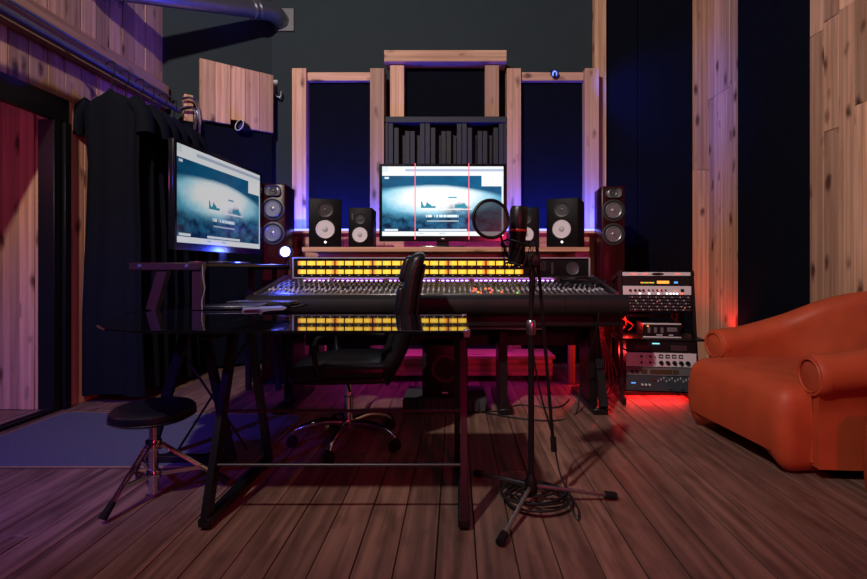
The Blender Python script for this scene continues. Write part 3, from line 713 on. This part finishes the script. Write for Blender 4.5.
MB().box(.030, .046, 1.664, 2.22, DZ - .024, DZ - .010).build('edge_rail', STEEL, t)
MB().rbox(.026, .049, 1.658, 1.685, DZ - .022, DZ + .003, .002, 1).build('corner_clip', STEEL, t)
MB().rbox(.026, .049, 2.205, 2.232, DZ - .022, DZ + .003, .002, 1).build('corner_clip', STEEL, t)
MB().rbox(-1.57, -1.10, 2.37, 2.41, .012, .045, .004, 1).build('runner', BLACKM, t)
MB().bar((-1.53, 2.39, .03), (-1.33, 2.39, .705), .045, .026, (0, 1, 0)).build('leg', BLACKM, t)
MB().bar((-1.12, 2.39, .03), (-1.26, 2.39, .705), .04, .026, (0, 1, 0)).build('leg', BLACKM, t)
MB().rbox(-1.60, -1.00, 2.37, 2.41, .705, .739, .004, 1).build('top_rail', BLACKM, t)
for xx in (-1.66, -1.42):
    MB().rbox(xx - .02, xx + .02, 3.82, 3.86, 0, .739, .004, 1).build('leg', BLACKM, t)
MB().tube([(-1.40, 2.40, .60), (-1.05, 2.42, .06)], .006).build('brace', BLACKM, t)
MB().tube([(-1.05, 2.40, .60), (-1.40, 2.42, .06)], .006).build('brace', BLACKM, t)
# raised shelf on the desk
RED_LIT = mat('red_lit_dark_wood', (.022, .004, .005), .4, noise=.25, nscale=15)  # red lamp light is put into this dark wood's colour
t = thing('monitor_riser', 'dark raised shelf on angled legs under the tilted television', 'shelf', (0, 0, DZ))
MB().rbox(-1.665, -1.30, 2.44, 2.50, .205, .245, .004, 1).build('end_beam', RED_LIT, t)
MB().rbox(-1.64, -1.33, 2.50, 3.88, .222, .244, .004, 1).build('shelf_board', BLACKP, t)
MB().bar((-1.56, 2.47, .003), (-1.50, 2.47, .21), .05, .04, (0, 1, 0)).build('leg', RED_LIT, t)
MB().bar((-1.325, 2.47, .003), (-1.325, 2.47, .21), .045, .04, (0, 1, 0)).build('leg', RED_LIT, t)
for xx in (-1.62, -1.43): MB().bar((xx, 3.80, .003), (xx, 3.80, .223), .04, .04, (0, 1, 0)).build('leg', RED_LIT, t)
MB().rbox(-1.665, -1.30, 3.83, 3.88, .205, .245, .004, 1).build('end_beam', RED_LIT, t)
for xx in (-1.61, -1.37): MB().lathe([(.012, 0), (.010, -.004), (0, -.005)], (xx, 2.44, .225), (0, 1, 0), 10).build('bolt', STEEL, t)
# things on the desk
t = thing('laptop', 'closed dark laptop lying on the glass beside the riser leg', 'laptop', (-1.20, 2.58, DZ), R(6))
MB().rbox(-.15, .15, -.10, .10, .001, .012, .004, 1).build('base', BLACKP, t); MB().rbox(-.15, .15, -.10, .10, .013, .020, .003, 1).build('lid', STEEL, t)
t = thing('computer_keyboard', 'black computer keyboard lying on the glass by the console end', 'keyboard', (-1.12, 2.78, DZ), R(-6))
MB().rbox(-.20, .20, -.065, .065, .001, .018, .005, 1).build('case', BLACKP, t)
g = MB()
for j in range(5):
    for k in range(15): g.rbox(-.19 + k * .0255, -.168 + k * .0255, -.058 + j * .0235, -.038 + j * .0235, .018, .026, .003, 1)
tag(g.build('key', mat('key_caps', (.05, .05, .06), .3, noise=.1), t), kind='stuff')
t = thing('paper_stack', 'stack of papers tinted like blue reflections on the glass next to the keyboard', 'paper', (-1.0, 2.50, DZ), R(20))
for k in range(3): MB().box(-.10, .10, -.07, .07, .001 + k * .004, .004 + k * .004, Mz(k * .09)).build('sheet', mat('paper_blue_reflection', (.20, .22, .30), .6, noise=.05), t)  # grey-blue sheet colour stands in for bluish reflections on the desk
t = thing('phone_charger', 'white phone charger cable hanging from the riser shelf', 'cable')
MB().tube(smoothpath([(-1.298, 2.46, .99), (-1.292, 2.45, .93), (-1.282, 2.45, .87), (-1.296, 2.45, .81), (-1.290, 2.44, .762)]), .0026, 6).build('cord', mat('grey_cord', (.2, .18, .18), .5, noise=.1), t)

# ================================================================== DRUM STOOL
t = thing('drum_stool', 'round black padded drum stool on chrome tripod', 'stool', (-1.285, 2.04, 0))
MB().lathe([(.0, .335), (.140, .335), (.155, .343), (.162, .358), (.159, .378), (.145, .390), (.11, .396), (0, .398)], (0, 0, 0), (0, 0, 1), 40).build('seat', LEATHB, t)
MB().lathe([(.157, .344), (.163, .348), (.158, .352)], (0, 0, 0), (0, 0, 1), 40).build('piping', LEATHB, t)
MB().lathe([(.018, .02), (.018, .335)], (0, 0, 0), (0, 0, 1), 16).build('column', CHROME, t)
MB().lathe([(.030, .205), (.032, .21), (.032, .24), (.030, .245)], (0, 0, 0), (0, 0, 1), 16).build('collar', CHROME, t)
MB().lathe([(.028, .085), (.030, .09), (.030, .11), (.028, .115)], (0, 0, 0), (0, 0, 1), 16).build('collar', CHROME, t)
for fx, fy in ((-.06, -.215), (.26, .11), (-.235, .23)):
    d = Vector((fx, fy, 0)).normalized(); f = Vector((fx, fy, .02)); k = d * .03 + Vector((0, 0, .225)); sd = Vector((-d.y, d.x, 0)) * .012
    for s in (-1, 1): MB().tube([k + sd * s, f + (k - f) * .12 + sd * s * .5], .006, 8).build('leg', CHROME, t)
    MB().tube([f + (k - f) * .22, f], .013, 10, .017).build('rubber_foot', RUBBER, t)
    MB().bar(d * .03 + Vector((0, 0, .10)), f + (k - f) * .40, .010, .018, (0, 0, 1)).build('brace', CHROME, t)
MB().lathe([(.008, 0), (.012, .01), (.012, .03), (0, .034)], (-.028, -.02, .10), (-.6, -.6, 0), 10).build('wing_bolt', CHROME, t)

# ================================================================== OFFICE CHAIR
t = thing('office_chair', 'black leather office chair with chrome star base, turned sideways', 'chair', (-.60, 2.68, 0), R(4))
MB().rbox(-.27, .24, -.25, .25, .40, .49, .04, 3, cuts=2, fn=lambda v: Vector((v.x, v.y, v.z + (-.02 if v.x < -.2 else 0) + .012 * math.cos(v.y * 8)))).build('seat', LEATHB, t)
MB().rbox(-.22, .22, -.2, .2, .37, .405, .01, 2).build('seat_pan', BLACKP, t)
def backf(lean, x0):
    def f(v):
        k = (v.z - .40) / .66
        return Vector((v.x + x0 + lean * k + .03 * math.sin(k * 5), v.y * (1 - .10 * max(0, k - .6)), v.z - .02 * (v.y * 4) ** 2 * max(0, k - .8) * 5))
    return f
bk = MB().rbox(-.045, .035, -.235, .235, .40, 1.065, .035, 3, cuts=6, fn=backf(.225, .205)).build('backrest', LEATHB, t)
for z0, z1 in ((.50, .70), (.72, .88), (.90, 1.045)):
    MB().rbox(-.075, -.03, -.20, .20, z0, z1, .022, 3, cuts=2, fn=backf(.225, .205)).build('back_cushion', LEATHB, bk)
MB().rbox(.03, .055, -.20, .20, .36, 1.0, .012, 2, cuts=5, fn=backf(.225, .205)).build('back_shell', BLACKP, t)
for s in (-1, 1):
    ar = MB().tube(smoothpath([(-.10, s * .27, .43), (-.12, s * .30, .52), (-.10, s * .30, .63), (.05, s * .30, .655), (.22, s * .29, .64)]), .013, 10).build('arm_frame', BLACKP, t)
    MB().rbox(-.14, .14, s * .30 - .03, s * .30 + .03, .655, .685, .012, 2).build('arm_pad', LEATHB, ar)
MB().lathe([(.026, .12), (.026, .26), (.018, .262), (.018, .38)], (0, 0, 0), (0, 0, 1), 16).build('gas_lift', CHROME, t)
MB().rbox(-.09, .09, -.07, .07, .345, .375, .008, 2).build('tilt_mechanism', BLACKM, t)
MB().tube([(.0, -.05, .355), (.05, -.27, .345)], .006).build('tilt_lever', CHROME, t)
bs = MB().lathe([(.035, .085), (.040, .10), (.035, .13)], (0, 0, 0), (0, 0, 1), 16).build('star_base', CHROME, t)
for k in range(5):
    a = R(-100 + 72 * k); d = Vector((math.cos(a), math.sin(a), 0))
    MB().tube(smoothpath([d * .02 + Vector((0, 0, .115)), d * .14 + Vector((0, 0, .125)), d * .25 + Vector((0, 0, .10)), d * .30 + Vector((0, 0, .065))]), .020, 10, .012).build('spoke', CHROME, bs)
    s_ = Vector((-d.y, d.x, 0)); c = d * .30 + Vector((0, 0, .029))
    cs = MB()
    for q in (-1, 1): cs.lathe([(.027, -.009), (.029, -.006), (.029, .006), (.027, .009)], c + s_ * .013 * q, s_, 16)
    cs.rbox(-.012, .012, -.02, .02, -.004, .034, .006, 2, Matrix.Translation(c) @ Mz(a)); cs.build('caster', RUBBER, t)

# ================================================================== MICROPHONE STAND
t = thing('microphone_stand', 'dark tripod boom stand with tilted arm on the floor boards', 'stand', (.31, 1.98, 0))
for fx, fy in ((-.155, -.30), (.355, .035), (-.215, .26)):
    d = Vector((fx, fy, 0)).normalized(); f = Vector((fx, fy, .018)); h = d * .02 + Vector((0, 0, .075))
    lg = MB().tube([h, f], .0085, 10).build('leg', STEEL, t)
    MB().tube([f + (h - f) * .12, f - (h - f) * .02], .016, 12).build('rubber_foot', RUBBER, lg)
MB().lathe([(.022, .045), (.026, .05), (.026, .10), (.018, .115), (.014, .13)], (0, 0, 0), (0, 0, 1), 16).build('hub', BLACKP, t)
MB().tube([(0, 0, .08), (0, 0, .74)], .0125, 12).build('lower_pole', BLACKM, t)
MB().lathe([(.017, .70), (.020, .71), (.020, .75), (.015, .76)], (0, 0, 0), (0, 0, 1), 14).build('clutch', STEEL, t)
MB().tube([(0, 0, .74), (0.0, 0, 1.02)], .009, 10).build('upper_pole', BLACKM, t)
MB().rbox(-.03, .035, -.025, .025, .975, 1.035, .010, 2).build('boom_joint', BLACKP, t)
MB().lathe([(.018, 0), (.022, .01), (.022, .03), (0, .035)], (.01, -.025, 1.005), (0, -1, 0), 12).build('boom_knob', BLACKP, t)
MB().tube([(.10, .05, .245), (.028, .012, 1.04), (.02, .005, 1.12)], .0075, 10).build('boom_arm', BLACKM, t)
MB().tube([(.105, .052, .20), (.10, .05, .26)], .0125, 12).build('boom_end', RUBBER, t)
t = thing('studio_microphone', 'large black studio microphone held in a shock mount', 'microphone', (.225, 1.95, 0))
MB().lathe([(.0, .99), (.030, .99), (.034, 1.0), (.034, 1.11), (.037, 1.115), (.037, 1.21), (.030, 1.226), (0, 1.23)], (-.03, 0, 0), (.05, 0, 1), 24).build('body', BLACKM, t)
MB().lathe([(.0355, 1.12), (.0385, 1.125), (.0385, 1.13), (.0355, 1.135)], (-.03, 0, 0), (.05, 0, 1), 24).build('band', mat('dark_red_band', (.3, .02, .02), .3, noise=.1), t)
for z, rr in ((.985, .056), (1.075, .066)):
    MB().tube([(.025 + rr * math.cos(a), rr * math.sin(a), z + .012 * math.sin(2 * a)) for a in [2 * math.pi * k / 24 for k in range(25)]], .004, 6).build('mount_ring', BLACKM, t)
cd = MB()
for k in range(10):
    a = 2 * math.pi * k / 10; a2 = a + .5
    cd.tube([(.025 + .056 * math.cos(a), .056 * math.sin(a), .985), (.025 + .066 * math.cos(a2), .066 * math.sin(a2), 1.075)], .002, 5)
cd.build('elastic_cord', CABLE, t)
MB().tube([(.05, .02, .985), (.085, .03, 1.0)], .008).build('swivel', BLACKM, t)
t = thing('pop_filter', 'round black mesh pop filter in front of the microphone', 'pop filter', (.135, 1.86, 1.165), R(12))
ring = [(.070 * math.cos(a), 0, .073 * math.sin(a)) for a in [2 * math.pi * k / 40 for k in range(41)]]
MB().tube(ring, .0065, 8).build('hoop', BLACKP, t)
MESH = mat('pop_filter_mesh', (.02, .02, .025), .8, alpha=.86, noise=.1)
MB().add([(.068 * math.cos(a), 0, .070 * math.sin(a)) for a in [2 * math.pi * k / 40 for k in range(40)]], [tuple(range(40))]).build('mesh_screen', MESH, t)
MB().tube(smoothpath([(.04, .005, -.06), (.06, .03, -.10), (.10, .08, -.15), (.165, .11, -.16)]), .0045, 8).build('gooseneck', BLACKM, t)
# cable coil at the base and the lead up the stand
t = thing('coiled_cable', 'coil of black microphone cable lying around the stand foot', 'cable', (.335, 2.01, 0))
pts = []
for k in range(210):
    a = k * .21; rr = .105 + .030 * math.sin(a * .31) + .012 * math.sin(a * 1.7)
    pts.append((rr * 1.15 * math.cos(a) + .02 * math.sin(a * .13), rr * math.sin(a) + .012 * math.sin(a * .21), .008 + .035 * (k / 210) + .006 * math.sin(a * .9)))
MB().tube(pts, .0042, 6).build('coil', CABLE, t)
lead = smoothpath([pts[-1], (.12, .10, .08), (.10, .16, .22), (.03, .10, .45), (-.015, .02, .70), (-.01, -.02, .95), (-.045, -.05, 1.0)], 6)
MB().tube(lead, .0042, 6).build('lead', CABLE, t)
lead2 = smoothpath([(.13, -.02, .04), (.15, -.10, .02), (.135, -.16, .006), (.12, -.10, .03), (.14, .0, .05)], 6)
MB().tube(lead2, .0042, 6).build('loop', CABLE, t)
# loose cables on the floor behind
for k, (pl, lab_) in enumerate((
    ([(.10, 3.30, .006), (.35, 3.12, .006), (.62, 3.05, .006), (.80, 3.20, .006), (.86, 3.30, .20), (.88, 3.02, .58), (.885, 2.97, .70)], 'black cable drooping from the console padding to the floor'),
    ([(.05, 3.36, .006), (.28, 3.25, .006), (.45, 3.40, .006), (.70, 3.34, .006), (.84, 3.55, .006)], 'black cable winding over the boards beneath the console'),
    ([(-.95, 2.95, .006), (-.86, 3.10, .006), (-.70, 3.05, .006), (-.45, 3.2, .006), (-.40, 3.0, .006)], 'black cable lying on the boards behind the office chair'))):
    tag(MB().tube(smoothpath(pl, 8), .0055, 6).build('floor_cable', CABLE), lab_, 'cable', 'loose cables on the floor')
# odds and ends on the console's right end
t = thing('cable_heap', 'tangled heap of cables on the console top beside the tower speaker', 'cable')
pts = []
for k in range(130):
    a = k * .37; pts.append((.86 + .14 * math.cos(a) * (1 + .3 * math.sin(a * .27)), 3.40 + .12 * math.sin(a * 1.13), .872 + .02 * math.sin(a * .71) + .02))
MB().tube(pts, .005, 6).build('tangle', CABLE, t)

# ================================================================== EQUIPMENT RACK
RXY = (1.462, 3.42); RA = R(-7)
t = thing('equipment_rack', 'black sloping equipment rack beside the console', 'rack', (*RXY, 0), RA)
for s in (-1, 1):
    x0 = s * .262
    MB().bar((x0, .05, .05), (x0 - s * .006, .16, .955), .022, .05, (0, 1, 0)).build('upright', BLACKM, t)
    MB().rbox(x0 - .014, x0 + .014, -.04, .42, .0, .05, .004, 1).build('foot', BLACKM, t)
    MB().bar((x0, .38, .05), (x0, .36, .90), .022, .04, (0, 1, 0)).build('upright', BLACKM, t)
    MB().bar((x0, .14, .93), (x0, .38, .88), .022, .03, (0, 0, 1)).build('top_arm', BLACKM, t)
MB().rbox(-.30, .30, .0, .34, .455, .470, .003, 1).build('shelf', BLACKM, t)
MB().rbox(-.26, .26, .05, .34, .075, .09, .003, 1).build('bottom_tray', BLACKM, t)
MB().bar((-.25, .36, .60), (.25, .36, .60), .02, .02, (0, 0, 1)).build('cross_bar', BLACKM, t)
def unit(name, label, z0, z1, m, tilt, y0, depth=.22, wd=.482):
    """tilted rack unit: empty on the face's lower edge"""
    t = thing(name, label, 'audio unit', (0, 0, 0), 0, 'units in the equipment rack')
    t.location = Matrix.Translation((*RXY, 0)) @ Mz(RA) @ Vector((0, y0, z0)); t.rotation_euler = Euler((-tilt, 0, RA))
    h = z1 - z0
    MB().rbox(-wd / 2, wd / 2, -.006, .0, .001, h - .001, .002, 1).build('faceplate', m, t)
    MB().box(-wd / 2 + .02, wd / 2 - .02, .0, depth, .004, h - .004).build('chassis', BLACKM, t)
    return t
def knobs(t, xs, zs, r, m, name='knob', n=12):
    for x in xs:
        for z in zs: MB().lathe([(r, 0), (r * .9, -.014), (0, -.015)], (x, -.006, z), (0, 1, 0), n).build(name, m, t)
def leds(t, items):
    for x, z, w_, h_, m in items: MB().box(x - w_ / 2, x + w_ / 2, -.009, -.005, z - h_ / 2, z + h_ / 2).build('indicator', m, t)
tl = math.atan2(.11, .905)
yat = lambda z: .03 + .11 * (z - .05) / .905
def U(name, label, z0, z1, m, **k): return unit(name, label, z0, z1, m, tl, yat(z0) - .012, **k)
u = U('vent_unit', 'pale vent unit with a dark oval slot at the top of the rack', .915, .945, SILVER, depth=.08)
MB().lathe([(.045, 0), (.044, -.003), (0, -.003)], (.01, -.006, .015), (0, 1, 0), 24).build('oval_slot', BLACKP, u)
u.children[-1].matrix_local = Matrix.Diagonal((1, 1, .22, 1)) @ Matrix.Translation((0, 0, .053))
leds(u, [(-.16, .015, .05, .005, G_REDI), (-.08, .015, .04, .005, G_REDI), (.15, .015, .04, .005, G_REDI)])
u = U('display_unit', 'thin black rack unit with an orange lit display', .846, .913, BLACKP)
leds(u, [(.045, .024, .085, .020, G_ORANGE), (.135, .022, .025, .014, G_BDISP)] + [(-.11 + k * .011, .020, .007, .009, (G_ORANGE, G_GREEN)[k % 3 == 2]) for k in range(9)])
u = U('preamp_unit', 'grey rack unit with a row of white lit buttons', .776, .844, SILVER)
knobs(u, (-.19, -.155, -.125, -.098), (.034,), .009, BLACKP)
knobs(u, (-.06, -.03, .0, .03, .06), (.036,), .006, BLACKP)
leds(u, [(x, .011, .012, .010, G_WHITE) for x in (-.12, -.055, .01, .07, .095, .118, .14)] + [(.175, .012, .018, .014, G_REDI), (.13, .034, .012, .006, G_REDI), (.02, .037, .02, .006, G_REDI)])
MB().rbox(.166, .19, -.010, -.005, .022, .045, .002, 1).build('black_switch', BLACKP, u)
u = U('equaliser_unit', 'black rack unit crowded with rows of small knobs', .655, .774, BLACKP)
g = MB(); g2 = MB()
for j in range(5):
    for k in range(24):
        x_ = -.215 + k * .0187 + (.006 if j % 2 else 0)
        (g if (j + k) % 3 else g2).lathe([(.0065, 0), (.0055, -.012), (0, -.012)], (x_, -.006, .014 + j * .0228), (0, 1, 0), 8)
tag(g.build('knob', CONSOLE, u), kind='stuff'); tag(g2.build('pale_knob', KNOBM, u), kind='stuff')
leds(u, [(-.20, .055, .005, .005, G_GREEN), (-.15, .075, .005, .005, G_GREEN), (0, .075, .006, .006, G_REDI), (-.02, .04, .006, .005, G_REDI), (.06, .04, .006, .005, G_REDI), (.19, .03, .006, .006, G_REDI)])
# small box on the shelf
t2 = thing('desktop_recorder', 'small black unit with pale trim standing on the rack shelf', 'audio unit', Matrix.Translation((*RXY, 0)) @ Mz(RA) @ Vector((.02, .05, .4702)), RA)
MB().rbox(-.13, .13, 0, .20, .0, .105, .004, 1).build('case', BLACKP, t2)
MB().rbox(-.132, .132, -.004, .01, .0, .010, .002, 1).rbox(-.132, .132, -.004, .01, .095, .106, .002, 1).build('trim', SILVER, t2)
MB().rbox(.035, .105, -.003, .001, .045, .075, .002, 1).build('window', CONEG, t2)
for x_ in (-.09, -.045, .0): MB().rbox(x_ - .010, x_ + .010, -.004, .001, .035, .075, .002, 1).build('slot', CONEG, t2)
leds(t2, [(-.10, .085, .012, .008, G_ORANGE), (-.02, .022, .04, .006, CONEW), (.06, .022, .03, .006, CONEW)])
def UL(name, label, z0, z1, m, **k): return unit(name, label, z0, z1, m, R(2), .005 + .01 * (z0), **k)
u = UL('clock_unit', 'black rack unit with two dim dials and a small cyan readout', .375, .452, BLACKP)
leds(u, [(-.035, .060, .05, .008, G_CYAN)])
for x_ in (-.13, .12):
    MB().rbox(x_ - .055, x_ + .055, -.008, -.005, .012, .050, .003, 1).build('dial', mat('dim_dial', (.05, .025, .03), .3, noise=.2), u)
u = UL('compressor_unit', 'bright silver rack unit with four small dials and black knobs', .268, .370, SILVER)
for k, x_ in enumerate((.0, .045, .09, .135)):
    MB().rbox(x_ - .015, x_ + .015, -.009, -.005, .062, .090, .002, 1).build('dial', BLACKP, u)
    MB().box(x_ - .009, x_ + .009, -.0105, -.008, .072, .080).build('dial_scale', CONEW, u)
knobs(u, (.0, .045, .09, .135, .18), (.032,), .015, BLACKP, n=16); knobs(u, (-.135, -.075), (.032, .075), .0085, BLACKP)
knobs(u, (-.185, -.16, -.105, -.045), (.032, .075), .0035, STEEL, 'toggle', 8)
u = UL('patch_unit', 'dull brown-windowed rack unit below the silver one', .205, .265, mat('dull_grey_face', (.16, .15, .16), .4, .3, noise=.15), )
for x_, w_ in ((-.115, .04), (0, .15), (.10, .04)): MB().rbox(x_ - w_ / 2, x_ + w_ / 2, -.008, -.005, .012, .045, .002, 1).build('window', mat('brown_window', (.07, .04, .02), .25, noise=.2), u)
knobs(u, (-.20, -.17), (.03,), .010, BLACKP)
u = UL('mixer_unit', 'dark rack unit with small sliders at the bottom of the rack', .096, .203, mat('slate_face', (.035, .045, .055), .4, noise=.15))
for k in range(12):
    x_ = -.02 + k * .019
    MB().rbox(x_ - .005, x_ + .005, -.012, -.005, .065 + .01 * (k % 3), .082 + .01 * (k % 3), .002, 1).build('slider', KNOBM, u)
leds(u, [(-.19, .055, .03, .008, G_BDISP), (-.05, .078, .03, .012, mat('dim_red', (.12, .01, .01), .4, noise=.1))])
knobs(u, (-.13, -.105, -.08), (.045,), .008, SILVER); knobs(u, (-.19, .06, .14), (.025,), .006, STEEL)
# hanging cables at the rack's side
for k in range(5):
    x0 = 1.075 + k * .016
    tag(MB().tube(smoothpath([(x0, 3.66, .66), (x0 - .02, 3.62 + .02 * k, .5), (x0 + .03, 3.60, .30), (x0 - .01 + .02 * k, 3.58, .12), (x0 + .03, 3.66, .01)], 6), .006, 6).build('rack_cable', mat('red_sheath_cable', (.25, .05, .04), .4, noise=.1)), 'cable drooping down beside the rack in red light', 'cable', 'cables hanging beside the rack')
for k, (xa, za, xb, zb) in enumerate(((-.20, .64, -.16, .49), (-.17, .65, -.21, .49), (.18, .64, .20, .49), (.21, .65, .17, .49))):
    MR = Matrix.Translation((*RXY, 0)) @ Mz(RA)
    tag(MB().tube(smoothpath([MR @ Vector((xa, .30, za)), MR @ Vector((xa - .02, .27, (za + zb) / 2 + .03)), MR @ Vector((xb + .03, .28, (za + zb) / 2 - .03)), MR @ Vector((xb, .30, zb))], 6), .007, 6).build('patch_cable', MATS['red_sheath_cable']), ('red-lit cable loop in the rack gap on the console side of the small unit', 'red-lit cable loop in the rack gap on the armchair side of the small unit')[k > 1], 'cable', 'cable loops in the rack gap')
lamp('red_rack_light', 'POINT', Matrix.Translation((*RXY, 0)) @ Mz(RA) @ Vector((-.19, .20, .56)), 1.6, (1.0, .04, .03), None, .015)
t = thing('red_light_bar', 'red light bar on the floor under the rack', 'lamp', (1.50, 3.70, 0))
MB().rbox(-.22, .22, -.02, .03, 0, .03, .004, 1).build('base', BLACKM, t)
MB().tube([(-.21, 0, .040), (.21, 0, .040)], .010, 10).build('tube', G_RED, t)

# ================================================================== ORANGE ARMCHAIR AND FOOTSTOOL
t = thing('armchair', 'orange leather tub armchair with rolled arms by the timber wall', 'armchair')
# rolled tub back: rail curve in plan with rising height; local section (outward, z)
rail = [(1.70, 3.14, .475), (1.90, 3.17, .50), (2.14, 3.16, .575), (2.32, 3.06, .68), (2.43, 2.88, .745), (2.46, 2.68, .755), (2.43, 2.49, .74), (2.32, 2.33, .675), (2.14, 2.24, .575), (1.90, 2.22, .505), (1.66, 2.235, .475)]
rail = smoothpath(rail, 5); ctr = Vector((2.0, 2.69, 0)); rgs = []
rad0 = .098
for i, p in enumerate(rail):
    tg = (rail[min(i + 1, len(rail) - 1)] - rail[max(i - 1, 0)]); tg.z = 0; tg.normalize()
    n = Vector((tg.y, -tg.x, 0))
    if n.dot(Vector((p.x, p.y, 0)) - ctr) < 0: n = -n
    kk = min(i, len(rail) - 1 - i) / (len(rail) / 2); rad = rad0 * (1 - .12 * kk)
    sec = [(-.075, .28), (-.085, p.z - .10)]
    for k in range(13):
        a = R(200 - 250 * k / 12); sec.append((math.cos(a) * rad, p.z + math.sin(a) * rad))
    sec += [(.045, p.z - rad * .95), (.04, .30), (.045, .055), (-.07, .055)]
    rgs.append([Vector((p.x, p.y, 0)) + n * a + Vector((0, 0, b)) for a, b in sec])
MB().rings(rgs).build('tub_back', ORANGE, t, angle=50)
for idx, nx_ in ((0, 0), (-1, 0)):
    p = rail[idx]; ax = (rail[0] - rail[1]) if idx == 0 else (rail[-1] - rail[-2]); ax.z = 0; ax.normalize()
    o_ = Vector((p.x, p.y, p.z)) + ax * .0
    MB().lathe([(.098, -.03), (.100, .0), (.092, .014), (.078, .016), (.074, .008), (.060, .012), (0, .016)], o_, ax, 32).build('arm_scroll', ORANGE, t)
    ring = []; up = Vector((0, 0, 1)); sd = ax.cross(up)
    MB().tube([o_ + ax * .015 + (up * math.cos(a) + sd * math.sin(a)) * .076 for a in [2 * math.pi * k / 28 for k in range(29)]], .006, 6).build('piping', ORANGE, t)
    MB().tube(smoothpath([o_ + ax * .012 - up * .085, o_ + ax * .006 - up * .2, Vector((o_.x, o_.y, .07)) + ax * .004]), .007, 6).build('piping', ORANGE, t)
# big bulging seat block
MSF = Matrix.Translation((1.50, 2.62, 0)) @ Mz(R(5.5))
def seatf(v):
    z = v.z; y = v.y; x = v.x
    if z < .08 and x < .15:      # front edge arched between two stubby feet
        z += .095 * max(0, math.cos(min(1, abs(y) / .33) * math.pi / 2)) ** .7
    if z > .2: z += .022 * math.cos(y * 3.2) * math.cos((x - .35) * 2.2)
    bul = .035 * math.sin(max(0, min(1, (v.z - .0) / .42)) * math.pi)
    if x < .1: x -= bul
    y *= 1 + .05 * math.sin(max(0, min(1, v.z / .42)) * math.pi)
    return Vector((x, y, z))
MB().rbox(0, .80, -.385, .385, 0, .415, .075, 5, MSF, seatf, cuts=9).build('seat', ORANGE, t, angle=60)
MB().rbox(.15, .85, -.36, .36, .03, .30, .03, 2, MSF).build('base', ORANGE, t)
MB().rbox(.25, .35, -.40, -.30, 0, .06, .01, 1, MSF).rbox(.75, .85, -.36, -.28, 0, .06, .01, 1, MSF).rbox(.75, .85, .28, .36, 0, .06, .01, 1, MSF).build('glide', BLACKP, t)
t = thing('footstool', 'orange leather footstool only just showing past the armchair side', 'footstool', (1.96, 1.74, 0))
MB().rbox(-.27, .27, -.27, .27, .0, .38, .06, 4, cuts=4, fn=lambda v: Vector((v.x * (1 + .04 * math.sin(v.z / .38 * 3.14)), v.y * (1 + .04 * math.sin(v.z / .38 * 3.14)), v.z))).build('cushion', ORANGE, t)
MB().tube([(-.275, -.22, .33), (-.275, .22, .33)], .006, 6).build('piping', ORANGE, t)
